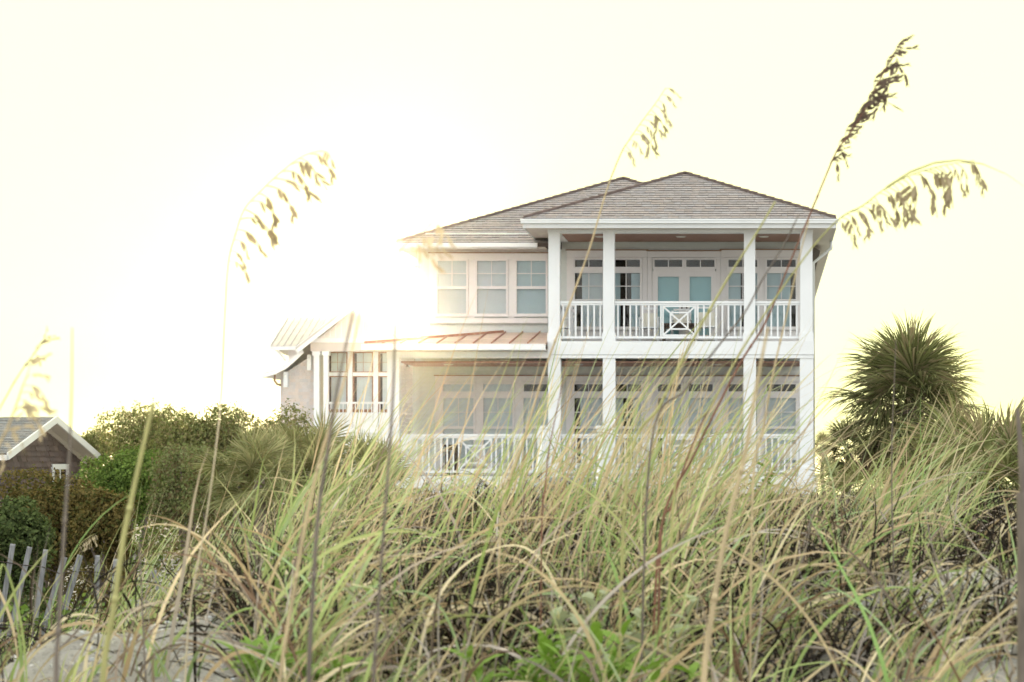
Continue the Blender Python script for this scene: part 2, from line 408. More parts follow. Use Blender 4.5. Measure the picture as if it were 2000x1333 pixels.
def shingles(parent, name, mat_, p0, xdir, updir, nrm, width_at, length, expo, tabw, base, var, thick=0.02, seed=1, edge=0.3):
    """courses of separate tabs laid on a plane; width_at(s) -> (x0, x1) along xdir at slope distance s"""
    rd = random.Random(seed); m = MB(); cols = []
    p0, xd, up, nn = Vector(p0), Vector(xdir), Vector(updir), Vector(nrm)
    s = 0.0; k = 0
    while s < length-0.01:
        a, b = width_at(s); a2, b2 = width_at(min(s+expo*1.1, length))
        x = a - rd.random()*tabw
        while x < b:
            wd = tabw*rd.uniform(0.55, 1.35); xa, xb = max(x, a), min(x+wd-0.006, b)
            if xb-xa > 0.02:
                t = thick*rd.uniform(0.8, 1.2); s0 = s-rd.uniform(0, 0.012); s1 = min(s+expo*1.06, length)
                ua, ub = max(xa, a2) if xa < a2 else xa, min(xb, b2) if xb > b2 else xb
                if ub < ua: ua = ub = (ua+ub)/2
                P = [p0+xd*xa+up*s0+nn*t, p0+xd*xb+up*s0+nn*t, p0+xd*ub+up*s1+nn*0.006, p0+xd*ua+up*s1+nn*0.006, p0+xd*xa+up*s0, p0+xd*xb+up*s0]
                n = len(m.v); m.v += [tuple(q) for q in P]
                m.f += [(n, n+1, n+2, n+3), (n+4, n+5, n+1, n), (n+4, n, n+3), (n+1, n+5, n+2)]
                c = 1+rd.uniform(-var, var); h = rd.uniform(-0.05, 0.05)
                n = len(m.v); m.v += [tuple(P[0]), tuple(P[1])]      # front edge coloured dark to paint the shadow line of each course
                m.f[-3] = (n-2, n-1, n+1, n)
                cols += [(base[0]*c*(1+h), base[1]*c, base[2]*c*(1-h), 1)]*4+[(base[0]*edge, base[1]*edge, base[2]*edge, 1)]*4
            x += wd
        s += expo; k += 1
    a = np.array(m.v); c = tuple(((a.min(0)+a.max(0))/2).tolist())
    return link(name, m.mesh(name, mat_, c, cols=cols), parent, c, kind='stuff')

# ------------------------------------------------------------------ main beach house
W, T = M['white'], M['trim']
YF, YB = 55.0, 57.5
H = thing('beach_house', 'large white two storey beach house with double porches and brown shingle roof', 'house', (-4, 60, -1.6))
fx = lambda u: wx(u, YF); fz = lambda v: wz(v, YF); bx = lambda u: wx(u, YB); bz = lambda v: wz(v, YB)
cols_u = [(1071, 1093), (1178, 1200), (1453, 1475), (1563, 1587)]
zd, zdb, zc = fz(667), fz(700), fz(455)              # upper deck top, band bottom, column top
zl, zlb = fz(930), fz(965)                           # lower deck
xl = fx(757)
for a, b in cols_u:                                   # upper columns with plinths
    c = pbox('column', W, H, fx(a), fx(b), YF, YF+0.28, zd+0.1, zc)
    pbox('plinth', W, c, fx(a)-0.025, fx(b)+0.025, YF-0.025, YF+0.305, zd, zd+0.2)
for a, b in cols_u + [(757, 778)]:                    # lower columns
    c = pbox('column', W, H, fx(a)-0.01, fx(b)+0.02, YF+0.012, YF+0.29, zl+0.1, zdb)
    pbox('plinth', W, c, fx(a)-0.04, fx(b)+0.05, YF-0.02, YF+0.32, zl, zl+0.22)
    pbox('pile', M['pile'], H, fx(a), fx(b), YF+0.03, YF+0.27, -1.7, zlb)
pbox('beam', W, H, fx(1070), fx(1588), YF-0.012, YF+0.29, zc, fz(437))
pbox('side_beam', W, H, fx(1071)+0.002, fx(1093), YF+0.292, YB-0.06, zc+0.004, fz(437)-0.004)
pbox('side_beam', W, H, fx(1563), fx(1587), YF+0.292, YB-0.06, zc+0.004, fz(437)-0.004)
# deck bands
b = pbox('deck_band', W, H, fx(1071)-0.02, fx(1590), YF-0.03, YF+0.3, fz(693), zd)
pbox('deck_band_board', W, b, fx(1071)-0.01, fx(1590)-0.012, YF-0.012, YF+0.3, zdb, fz(693)-0.006)
pbox('deck_floor', M['deck'], H, fx(1071), fx(1587), YF+0.302, YB-0.02, zd-0.12, zd-0.01)
pbox('deck_band', W, H, xl-0.03, fx(1597), YF-0.03, YF+0.3, zlb+0.13, zl)
pbox('deck_band_board', W, H, xl-0.01, fx(1597)-0.02, YF-0.01, YF+0.3, zlb, zlb+0.124)
pbox('deck_floor', M['deck'], H, xl, fx(1590), YF+0.302, YB-0.02, zl-0.12, zl-0.01)
# ceilings made of boards
for k in range(16):
    y0 = YF+0.3+k*(YB-YF-0.32)/16
    pbox('ceiling_board', M['ceiling'], H, fx(1093)+0.003, fx(1563)-0.003, y0+0.003, y0+(YB-YF-0.32)/16-0.003, zc+0.02+0.001*(k % 2), zc+0.05)
    pbox('ceiling_board', M['ceiling'], H, xl+0.28, fx(1565), y0+0.003, y0+(YB-YF-0.32)/16-0.003, zdb-0.1+0.001*(k % 2), zdb-0.06)
for u, Y, z in ((1172, 56.1, zc+0.02), (1492, 56.1, zc+0.02), (1330, 56.1, zc+0.02), (876, 56.1, zdb-0.1), (1130, 56.1, zdb-0.1), (1400, 56.1, zdb-0.1)):
    m = MB(); m.tube([(wx(u, Y), Y, z-0.022), (wx(u, Y), Y, z-0.002)], [0.10, 0.13], 14); m.part('ceiling_light', M['lamp'], H)

# back wall of the porches with real openings
up_win = [(1123, 1177), (1196, 1250), (1423, 1479), (1498, 1554)]
doors = [(1285, 1326), (1347, 1389)]
zU = dict(tr0=bz(522), tr1=bz(508), s0=bz(638.5), s1=bz(588), s2=bz(585), s3=bz(534))
holes_up = []
for a, b_ in up_win: holes_up += [(bx(a)-0.05, bx(b_)+0.05, zU['s0']-0.05, zU['tr1']+0.05)]
holes_up += [(bx(1278)-0.04, bx(1395)+0.04, zd-0.01, zU['tr1']+0.05)]
wing = [(855, 911), (932, 988.5), (1009.5, 1066)]
for a, b_ in wing: holes_up += [(bx(a)-0.05, bx(b_)+0.05, bz(613)-0.05, bz(510)+0.05)]
holed_wall('wall', M['siding'], H, bx(820), bx(1582), zdb, bz(455), YB+0.05, YB+0.2, holes_up)
planks(H, bx(822), bx(838.6)-0.004, bz(655), bz(492), YB+0.05, [], M['siding'])
planks(H, bx(838.6), bx(1071), bz(655), bz(632)-0.004, YB+0.05, [], M['siding'])
planks(H, bx(1071), bx(1107)-0.004, zd, bz(477), YB+0.05, [], M['siding'])
planks(H, bx(1107), bx(1582), bz(490)+0.02, bz(470), YB+0.05, [], M['siding'])
# corner boards, frieze boards
pbox('corner_board', T, H, bx(815), bx(822)-0.003, YB+0.02, YB+0.21, bz(655), bz(492))
pbox('frieze', M['soffit'], H, bx(815), bx(1069), YB-0.02, YB+0.04, bz(493.5), bz(484))
# window casings, upper porch
def casing(parent, u0, u1, zbot, ztop, glasses, Y=YB, mt=T, vsp=0.0):
    """vertical boards beside the sashes and a head board, set on the wall"""
    e = 0.058
    xs_ = [bx(u0)] + sum([[bx(a)-e, bx(b)+e] for a, b in glasses], []) + [bx(u1)]
    for i in range(0, len(xs_), 2):
        if xs_[i+1]-xs_[i] > 0.01: pbox('casing_board', mt, parent, xs_[i], xs_[i+1], Y-0.02, Y+0.046, zbot, ztop[0])
    pbox('head_casing', mt, parent, bx(u0), bx(u1), Y-0.026, Y+0.046, ztop[0]+0.003, ztop[1])
    pbox('head_shadow_strip', M['conduit'], parent, bx(u0)-0.03, bx(u1)+0.03, Y-0.055, Y+0.046, ztop[1]+0.003, ztop[1]+0.028)  # brown strip painting the shadow gap above the trim
casing(H, 1107, 1264, zd, (zU['tr1']+0.06, bz(490)), up_win[:2])
casing(H, 1408, 1566, zd, (zU['tr1']+0.06, bz(489)), up_win[2:])
casing(H, 1264.6, 1407.4, zd, (zU['tr1']+0.06, bz(491.5)), [(1278, 1395)])
D_, BL, BG, TL = M['dark'], M['blind'], M['blindgrey'], M['teal']
blset = [[(0.25, 1, BG)], [(0, 0.28, BL), (0.68, 1, BL)], [(0, 0.42, BL), (0.58, 1, BL)], [(0, 0.82, BL)]]
for (a, b_), bl in zip(up_win, blset):
    window(H, bx(a), bx(b_), [(zU['s0'], zU['s1'], 1, 1, True), (zU['s2'], zU['s3'], 2, 2, True), (zU['tr0'], zU['tr1'], 2, 1, False)], YB, T, bl)
    pbox('apron_panel', T, H, bx(a)-0.057, bx(b_)+0.057, YB-0.01, YB+0.046, zd, zU['s0']-0.09)
for k, (a, b_) in enumerate(doors):
    lo, hi = (1276, 1336) if k == 0 else (1337.4, 1397.5)
    d = window(H, bx(a), bx(b_), [(bz(655), bz(541), 1, 1, True)], YB, T, [(0, 1, TL)], name='door', stile=0.14, sill=False)
    h = MB(); hx = bx(lo+4) if k else bx(hi-4)
    h.bar((hx, YB-0.075, bz(605)), (hx, YB-0.075, bz(597)), 0.03); h.part('handle', M['darkwood'], d)
    window(H, bx(a)-0.085, bx(b_)+0.085, [(zU['tr0'], zU['tr1'], 2, 1, False)], YB, T, [], name='transom', stile=0.05, sill=False)
pbox('transom_rail', T, H, bx(1276), bx(1397), YB-0.04, YB+0.05, bz(530.5), bz(525))
pbox('astragal', T, H, bx(1333.5), bx(1339), YB-0.056, YB-0.04, bz(664), bz(531))
# wing windows
casing(H, 838.6, 1070.5, bz(632), (bz(507), bz(495.5)), wing)
pbox('sill_board', T, H, bx(838), bx(1070.5), YB-0.07, YB-0.022, bz(632), bz(622))
for (a, b_), bl in zip(wing, ([(0, 1, BG)], [(0, 1, BG)], [(0, 1, BL)])):
    window(H, bx(a), bx(b_), [(bz(613), bz(565), 1, 1, True), (bz(559.5), bz(510), 2, 2, True)], YB, T, bl)
# lower storey wall
lo_win = [(866, 925), (944.5, 1001), (1023, 1080)]
lo_r = [(1122, 1177), (1198, 1252), (1285, 1330), (1345, 1392), (1423, 1479), (1498, 1554)]
L_ = dict(t0=bz(765), t1=bz(751), s0=bz(905), s1=bz(838), s2=bz(833), s3=bz(778))
hl = [(bx(a)-0.05, bx(b_)+0.05, L_['s0']-0.05, L_['t1']+0.05) for a, b_ in lo_win+lo_r]
holed_wall('wall', M['siding'], H, xl+0.2, bx(1582), zl-0.1, zdb-0.06, YB+0.05, YB+0.2, hl)
planks(H, bx(818), bx(850)-0.004, zl, bz(722), YB+0.05, [], M['siding'])
planks(H, bx(850), bx(1582), bz(735)+0.035, bz(722), YB+0.05, [], M['siding'])
planks(H, bx(1094), bx(1106)-0.004, zl, bz(735), YB+0.05, [], M['siding'])
casing(H, 850, 1093, zl, (L_['t1']+0.06, bz(735)), lo_win)
casing(H, 1106, 1582, zl, (L_['t1']+0.06, bz(735.5)), lo_r)
for k, (a, b_) in enumerate(lo_win+lo_r):
    bl = [(0.2, 1, BG)] if k in (3, 5) else ([(0, 0.35, BG), (0.7, 1, BG)] if k == 4 else [(0, 1, BG)])
    window(H, bx(a), bx(b_), [(L_['s0'], L_['s1'], 1, 1, True), (L_['s2'], L_['s3'], 2, 2, True), (L_['t0'], L_['t1'], 2 if k > 2 else 1, 1, k < 2)], YB, T, bl)
    pbox('apron_panel', T, H, bx(a)-0.057, bx(b_)+0.057, YB-0.01, YB+0.046, zl, L_['s0']-0.09)
# body walls, rooms
pbox('side_wall', M['siding'], H, bx(820), bx(820)+0.15, YB+0.21, 79.4, -1.6, bz(455))
pbox('side_wall', M['siding'], H, bx(1582)-0.15, bx(1582), YB+0.21, 79.4, -1.6, bz(455))
pbox('rear_wall', M['siding'], H, bx(820), bx(1582), 79.41, 79.6, -1.6, bz(455))
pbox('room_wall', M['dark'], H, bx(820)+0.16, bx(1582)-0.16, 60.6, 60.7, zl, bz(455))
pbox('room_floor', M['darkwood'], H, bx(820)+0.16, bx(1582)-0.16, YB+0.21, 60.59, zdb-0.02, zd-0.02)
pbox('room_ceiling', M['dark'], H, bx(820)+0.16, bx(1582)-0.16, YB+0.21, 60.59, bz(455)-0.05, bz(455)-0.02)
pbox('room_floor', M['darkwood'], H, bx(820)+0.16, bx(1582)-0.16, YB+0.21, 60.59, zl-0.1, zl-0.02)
# louvred screen at the left end of the lower porch
xs0 = fx(778)-0.06
scr = pbox('louvre_screen', T, H, xs0-0.03, xs0+0.03, YF+0.3, YF+0.37, zl+1.0, zdb-0.1)
for y in (YF+1.30, YB-0.14): pbox('screen_stile', T, scr, xs0-0.03, xs0+0.03, y, y+0.07, zl+1.0, zdb-0.1)
m_l = MB().box(-0.008, 0.008, -0.455, 0.455, -0.055, 0.055).mesh('slat', T)
n = 17
for i in range(n):
    z = zl+1.04+(i+0.5)*(zdb-0.14-zl-1.04)/n
    for y in (YF+0.835, YF+1.865): link('slat', m_l, scr, (xs0, y, z), (0, R(48), 0))
# railings
zr, zb_ = fz(588), fz(661)
seg = [(fx(1093), fx(1178)), (fx(1200), fx(1453)), (fx(1475), fx(1563))]
for k, (a, b_) in enumerate(seg): railing(H, a+0.003, b_-0.003, YF+0.14, zr, zb_, W, (fx(1293), fx(1359)) if k == 1 else None)
zr2, zb2 = fz(848), fz(924)
segl = [(fx(778)+0.05, fx(1071)-0.02), (fx(1093)+0.03, fx(1178)-0.02), (fx(1200)+0.03, fx(1453)-0.02), (fx(1475)+0.03, fx(1565)-0.02)]
for k, (a, b_) in enumerate(segl): railing(H, a, b_, YF+0.15, zr2, zb2, W, (fx(893), fx(960)) if k == 0 else ((fx(1293), fx(1359)) if k == 2 else None))
m = MB(); y0, y1 = YF+0.29, YB-0.03                       # side rail of the upper porch, left end
m.box(fx(1075), fx(1088), y0, y1, zr-0.055, zr); m.box(fx(1076), fx(1087), y0, y1, zb_, zb_+0.05)
for k in range(14): yy = y0+0.1+k*(y1-y0-0.15)/14; m.box(fx(1080), fx(1083), yy, yy+0.04, zb_+0.05, zr-0.055)
m.part('railing', W, H)
# landing and stair in front of the lower deck
st = pbox('stair_landing', M['deck'], H, fx(1052), fx(1190), YF-1.5, YF-0.035, zl-0.15, zl-0.03)
for u in (1050, 1167):
    a = wx(u, 53.5); p_ = pbox('newel_post', W, st, a, a+0.27, 53.42, 53.69, -1.6, wz(838, 53.5))
    pbox('newel_cap', W, st, a-0.03, a+0.30, 53.39, 53.72, wz(838, 53.5)+0.002, wz(832, 53.5))
sx0, sx1, za = wx(1050, 53.5)+0.13, wx(1167, 53.5)+0.13, zl
for k in range(9):                                    # the flight runs down towards the dune
    pbox('tread', M['deck'], st, sx0+0.06, sx1-0.06, 53.4-0.28*(k+1), 53.4-0.28*k+0.02, za-0.17*(k+1)-0.04, za-0.17*(k+1))
for x in (sx0, sx1):
    m = MB(); y1 = 53.4-2.5; d = 2.5*0.17/0.28
    m.bar((x, 53.41, zr2-0.03), (x, y1, zr2-0.03-d), 0.09, 0.06, (1, 0, 0)); m.bar((x, 53.41, zb2-0.02), (x, y1, zb2-0.02-d), 0.05, 0.05, (1, 0, 0))
    for k in range(16):
        y = 53.3-k*0.15; dz = (53.4-y)*0.17/0.28; m.box(x-0.02, x+0.02, y-0.02, y+0.02, zb2-dz, zr2-0.06-dz)
    m.part('stair_railing', W, st)
    m = MB(); xx = x+(0.03 if x == sx0 else -0.03); m.bar((xx, 53.4, zl-0.14), (xx, 50.8, zl-0.14-2.6*0.17/0.28), 0.05, 0.26, (1, 0, 0)); m.part('stringer', W, st)
# copper shed roof over the wing porch (hipped at its left end)
YE = 54.4
ex = wx(712, YE); ez = wz(672, YE); tz = wz(650, 57.4); rt = fx(1071)-0.004
slope = (tz-ez)/3.0
def cz_(x, y): return ez + slope*min(y-YE, max(0, x-ex))
cr = MB(); cr.v = [(ex, YE, ez-0.03), (rt, YE, ez-0.03), (rt, 57.45, tz-0.03), (ex+3.05, 57.45, tz-0.03), (ex, 60.5, ez-0.03), (ex+3.05, 60.5, tz-0.03)]
cr.f = [(0, 1, 2, 3), (0, 3, 5, 4)]
cr.v += [(ex, YE, ez-0.05), (rt, YE, ez-0.05), (rt, 57.45, ez-0.05), (ex, 60.5, ez-0.05), (ex+3.05, 60.5, ez-0.05)]
cr.f += [(6, 8, 7), (6, 10, 8), (6, 9, 10), (0, 6, 7, 1), (0, 4, 9, 6)]
sh = cr.part('porch_roof', M['copper'], H)
npan = 10; pw = (rt-ex)/npan
for k in range(npan):
    x0, x1 = ex+k*pw, ex+(k+1)*pw
    t0, t1 = min(3.0, x0-ex), min(3.0, x1-ex)
    P = MB()
    a0 = (x0+0.01, YE-0.03, ez+0.002); a1 = (x1-0.01, YE-0.03, ez+0.002)
    b1 = (x1-0.01, YE+t1, ez+slope*t1+0.002); b0 = (x0+0.01, YE+t0, ez+slope*t0+0.002)
    if t0 < 0.05: P.tri(a0, a1, b1)
    else: P.quad(a0, a1, b1, b0)
    n0 = len(P.v); P.v += [(x, y, z-0.012) for x, y, z in P.v[:]]
    if n0 == 4: P.f += [(0, 4, 5, 1), (7, 6, 5, 4)]
    else: P.f += [(0, 3, 4, 1), (5, 4, 3)]
    P.part('roof_panel', M['copper'], sh)
    if k: S_ = MB(); S_.bar((x0, YE-0.03, ez+0.02), (x0, YE+t0, ez+slope*t0+0.02), 0.025, 0.04); S_.part('seam', M['copperseam'], sh)
S_ = MB(); S_.bar((ex, YE, ez+0.03), (ex+3.0, YE+3.0, tz+0.03), 0.06, 0.05); S_.part('hip_cap', M['copperseam'], sh)
pbox('gutter', W, H, ex-0.06, rt, YE-0.12, YE-0.032, wz(684, YE), wz(672.5, YE))
pbox('fascia', W, H, ex, rt, YE-0.03, YE-0.005, wz(684, YE)-0.01, ez-0.052)
pbox('soffit', M['soffit'], H, ex+0.01, rt, YE, YF-0.02, wz(684, YE)-0.008, wz(684, YE)+0.02)
pbox('beam', W, H, xl-0.02, rt, YF-0.015, YF+0.28, zdb+0.004, wz(684, YE)-0.012)
pbox('side_beam', W, H, xl-0.02, xl+0.26, YF+0.285, YB-0.01, zdb+0.004, wz(684, YE)-0.012)

def hip_roof(name, x0, x1, y0, y1, ze, apex, back, slab=0.1):
    m = MB(); ax, ay, az = apex
    m.v = [(x0, y0, ze), (x1, y0, ze), (x1, y1, ze), (x0, y1, ze), (ax, ay, az), (ax, back, az), (x0, y0, ze-slab), (x1, y0, ze-slab), (x1, y1, ze-slab), (x0, y1, ze-slab)]
    m.f = [(0, 1, 4), (1, 2, 5, 4), (2, 3, 5), (3, 0, 4, 5), (0, 6, 7, 1), (1, 7, 8, 2), (2, 8, 9, 3), (3, 9, 6, 0), (6, 9, 8, 7)]
    return m.part(name, M['roofbase'], H)
SHC = (0.335, 0.30, 0.298)
def hip_line(parent, e, apex):
    p, q = Vector(e), Vector(apex); n = int((q-p).length/0.3); m = MB()
    for i in range(n):
        a, b = p.lerp(q, i/n), p.lerp(q, (i+1.1)/n)
        m.bar(a+Vector((0, 0, 0.035)), b+Vector((0, 0, 0.012)), 0.13, 0.022, (0, 1, 0.6))
    m.part('hip_cap', M['hipcap'], parent, kind='stuff')
def hip_front(parent, x0, x1, y0, ze, apex, seed):
    ax, ay, az = apex; up = Vector((0, ay-y0, az-ze)); Ln = up.length; up.normalize(); nn = Vector((1, 0, 0)).cross(up)
    wa = lambda s: (0+(ax-x0)*s/Ln, (x1-x0)-(x1-ax)*s/Ln)
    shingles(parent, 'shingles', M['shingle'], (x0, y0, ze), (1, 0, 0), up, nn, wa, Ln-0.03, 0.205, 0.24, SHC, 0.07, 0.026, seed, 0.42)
    for e in ((x0, y0, ze), (x1, y0, ze)): hip_line(parent, e, apex)
# porch roof
gx0, gx1 = wx(1022, YE), wx(1633, YE); gz = wz(428, YE)
ap = (wx(1338, 58.2), 58.2, wz(340.5, 58.2))
r1 = hip_roof('roof', gx0, gx1, YE, 80.2, gz, ap, 76.0)
hip_front(r1, gx0, gx1, YE, gz, ap, 3)
pbox('gutter', W, H, wx(1018, YE), wx(1637, YE), YE-0.13, YE-0.02, wz(437, YE), gz-0.01)
pbox('gutter_lip', W, H, wx(1018, YE)-0.01, wx(1637, YE)+0.01, YE-0.15, YE-0.131, gz-0.05, gz-0.012)
pbox('fascia', W, H, gx0+0.01, gx1-0.01, YE-0.018, YE+0.01, gz-0.22, gz-0.102)
for x in (gx0, gx1): pbox('fascia', W, H, x-0.012, x+0.012, YE+0.012, 80.2 if x > 0 else 58.9, gz-0.22, gz-0.102)
sz = gz-0.2
pbox('soffit', M['soffit'], H, gx0+0.013, gx1-0.013, YE+0.012, YF-0.014, sz, sz+0.03)
pbox('soffit', M['soffit'], H, gx0+0.013, fx(1070)-0.002, YF-0.013, 58.9, sz, sz+0.03)
pbox('soffit', M['soffit'], H, fx(1588)+0.002, gx1-0.013, YF-0.013, 80.2, sz, sz+0.03)
m = MB(); xd = fx(1587)                               # downpipe by the right eave
m.tube([(gx1-0.02, 57.6, sz-0.02), (gx1-0.02, 57.6, sz-0.2), (xd+0.08, 58.0, sz-0.55), (xd+0.08, 58.0, -1.4)], [0.045]*4, 8); m.part('downpipe', W, H, True)
# wing roof behind
YW = 56.9
wx0, wx1 = wx(774, YW), 1.45; wzE = wz(475, YW)
ap2 = (wx(1218, 62.5), 62.5, wz(350.5, 62.5))
xc, YN = fx(1071)+0.1, 57.72                            # the roof stops short of the porch, behind its back wall
sl2 = (ap2[2]-wzE)/(ap2[1]-YW); zN = wzE+sl2*(YN-YW); xN = wx1-(wx1-ap2[0])*(YN-YW)/(ap2[1]-YW)
m = MB(); m.v = [(wx0, YW, wzE), (xc, YW, wzE), (xc, YN, zN), (xN, YN, zN), ap2, (ap2[0], 73.0, ap2[2]), (wx0, 79.0, wzE), (wx1, 79.0, wzE), (wx1, 59.0, wzE), (wx0, YW, wzE-0.1), (xc, YW, wzE-0.1), (xc, YN, wzE-0.1), (wx0, 79.0, wzE-0.1)]
m.f = [(0, 1, 2, 3, 4), (0, 4, 5, 6), (5, 4, 8, 7), (4, 3, 8), (5, 7, 6), (0, 9, 10, 1), (0, 6, 12, 9), (9, 12, 11, 10), (1, 10, 11, 2)]
r2 = m.part('roof', M['roofbase'], H)
up = Vector((0, ap2[1]-YW, ap2[2]-wzE)); Ln = up.length; up.normalize(); sN = (YN-YW)*Ln/(ap2[1]-YW)
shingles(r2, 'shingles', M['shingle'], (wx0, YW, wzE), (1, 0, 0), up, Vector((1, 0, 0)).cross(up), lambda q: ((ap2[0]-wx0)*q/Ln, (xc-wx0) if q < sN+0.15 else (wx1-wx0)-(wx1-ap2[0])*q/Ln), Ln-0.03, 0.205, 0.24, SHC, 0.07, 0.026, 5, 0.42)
hip_line(r2, (wx0, YW, wzE), ap2); hip_line(r2, (xN, YN, zN), ap2)
pbox('gutter', W, H, wx0-0.04, wx(1050, YW), YW-0.13, YW-0.02, wz(483.5, YW), wzE-0.008)
pbox('fascia', W, H, wx0, wx(1048, YW), YW-0.018, YW+0.01, wz(486, YW), wzE-0.102)
pbox('soffit', M['soffit'], H, wx0+0.01, bx(1069), YW+0.012, YB+0.04, wz(485, YW)+0.002, wz(485, YW)+0.03)

# ------------------------------------------------------------------ porch furniture
def chair(label, x, y, z, face, w_=0.5, seat=0.44, back=1.0, cushion=True, m_=None, group='porch furniture'):
    """face=+1: the back stands at the far side of the seat, -1: at the near side; 0: turned sideways to the left"""
    m_ = m_ or W
    t = thing('porch_chair', label, 'chair', (x, y, z), group)
    def B(nm, a, b, c, d, e, f, mm):
        if face == 0: a, b, c, d = c, d, a, b
        elif face < 0: c, d = -d, -c
        pbox(nm, mm, t, x+a, x+b, y+c, y+d, z+e, z+f)
    h = w_/2
    for sx in (-1, 1):
        B('leg', sx*h-0.025, sx*h+0.025, -h-0.025, -h+0.025, 0, seat-0.04, m_)
        B('leg', sx*h-0.025, sx*h+0.025, h-0.025, h+0.025, 0, back, m_)
        B('armrest', sx*h-0.035, sx*h+0.035, -h-0.03, h-0.03, seat+0.2, seat+0.23, m_)
        B('arm_post', sx*h-0.02, sx*h+0.02, -h-0.02, -h+0.02, seat+0.002, seat+0.198, m_)
    B('seat', -h-0.02, h+0.02, -h-0.02, h-0.03, seat-0.038, seat, m_)
    for k in range(3): B('back_slat', -h+0.027, h-0.027, h-0.012, h+0.012, seat+0.16+k*0.15, seat+0.21+k*0.15, m_)
    if cushion: B('cushion', -h+0.03, h-0.03, h-0.14, h-0.03, seat+0.01, seat+0.36, M['cushion'])
    return t
def table(label, x0, x1, y0, y1, z, h=0.72):
    t = thing('porch_table', label, 'table', ((x0+x1)/2, (y0+y1)/2, z), 'porch furniture')
    pbox('table_top', M['darkwood'], t, x0, x1, y0, y1, z+h-0.05, z+h)
    for a in (x0+0.04, x1-0.1):
        for b in (y0+0.04, y1-0.1): pbox('leg', M['darkwood'], t, a, a+0.06, b, b+0.06, z, z+h-0.052)
    pbox('apron', M['darkwood'], t, x0+0.101, x1-0.101, y0+0.05, y0+0.08, z+h-0.14, z+h-0.053)
zdk, zlk = zd-0.01, zl-0.01
table('dark brown porch table behind the lattice panel of the upper railing', wx(1291, 56), wx(1361, 56), 55.75, 56.5, zdk, 0.5)
chair('white slat back chair with cream cushion, right of the upper porch table', wx(1379, 56.1), 56.1, zdk, 1, 0.5)
chair('white porch chair just left of the dark upper porch table', wx(1268, 56.5), 56.45, zdk, 1, 0.45, back=0.72, cushion=True)
chair('white porch chair tucked behind the dark upper porch table', wx(1330, 56.9), 56.93, zdk, 1, 0.45, back=0.9)
chair('white porch chair at the left end of the upper porch', wx(1100, 56.5), 56.4, zdk, 0, 0.5, back=0.8, cushion=False)
table('dark brown table on the lower porch behind the railing', wx(868, 56), wx(896, 56), 55.8, 56.3, zlk, 0.78)
chair('white porch chair left of the lower porch table', wx(815, 56.2), 56.2, zlk, 1, 0.5, back=0.95)
chair('white porch chair at the right end of the lower porch', wx(1540, 56.2), 56.2, zlk, 1, 0.5, back=0.95)

# ------------------------------------------------------------------ cottage beyond, in the sun glow
Y2 = 110.0
c2x = lambda u, Y=Y2: wx(u, Y); c2z = lambda v, Y=Y2: wz(v, Y)
K = thing('cottage', 'pale shingled cottage with front gable and grey metal roof beyond the palmettos', 'house', (-20, 114, -1.6))
# gable front
ax, az, ex2, ez2 = c2x(692), c2z(594), c2x(580), c2z(682)
sl = (az-ez2)/(ax-ex2)
gm = MB(); hw = c2x(790)-c2x(605)
xL, xR = c2x(605), 2*ax-c2x(605); zt = c2z(669)
zL = az - sl*(ax-xL)-0.25
gm.v = [(xL, Y2+0.3, zt), (xR, Y2+0.3, zt), (xR, Y2+0.3, zL), (ax, Y2+0.3, az-0.25), (xL, Y2+0.3, zL)]
gm.v += [(a, b+0.2, c) for a, b, c in gm.v]
gm.f = [(0, 1, 2, 3, 4), (9, 8, 7, 6, 5), (0, 5, 6, 1), (0, 4, 9, 5), (1, 6, 7, 2)]
gm.part('gable_wall', T, K)
for k in range(14):                                    # boards and battens in the gable
    x = xL+0.4+k*(xR-xL-0.8)/13; top = az-0.3-sl*abs(x-ax)
    if top > zt+0.2: pbox('batten', W, K, x-0.03, x+0.03, Y2+0.27, Y2+0.297, zt+0.26, top)
pbox('gable_band', W, K, xL-0.1, xR+0.1, Y2+0.1, Y2+0.298, zt, zt+0.22)
pbox('beam', M['soffit'], K, xL, xR, Y2+0.15, Y2+0.5, c2z(686), zt-0.004)
for s in (-1, 1):
    e = (ax+s*(ax-ex2), Y2-0.3, ez2); b = MB()
    b.bar((ax, Y2-0.3, az-0.1), (e[0], Y2-0.3, ez2-0.1), 0.3, 0.06); b.part('bargeboard', W, K)
    rp = MB(); t = 0.12
    rp.v = [(ax, Y2-0.36, az+0.06), (e[0], Y2-0.36, ez2+0.06), (e[0], 122, ez2+0.06), (ax, 122, az+0.06)]
    rp.v += [(a, b_, c-t) for a, b_, c in rp.v]; rp.f = [(0, 1, 2, 3), (7, 6, 5, 4), (0, 4, 5, 1), (1, 5, 6, 2), (2, 6, 7, 3)]
    rp.part('gable_roof', M['metalroof'], K)
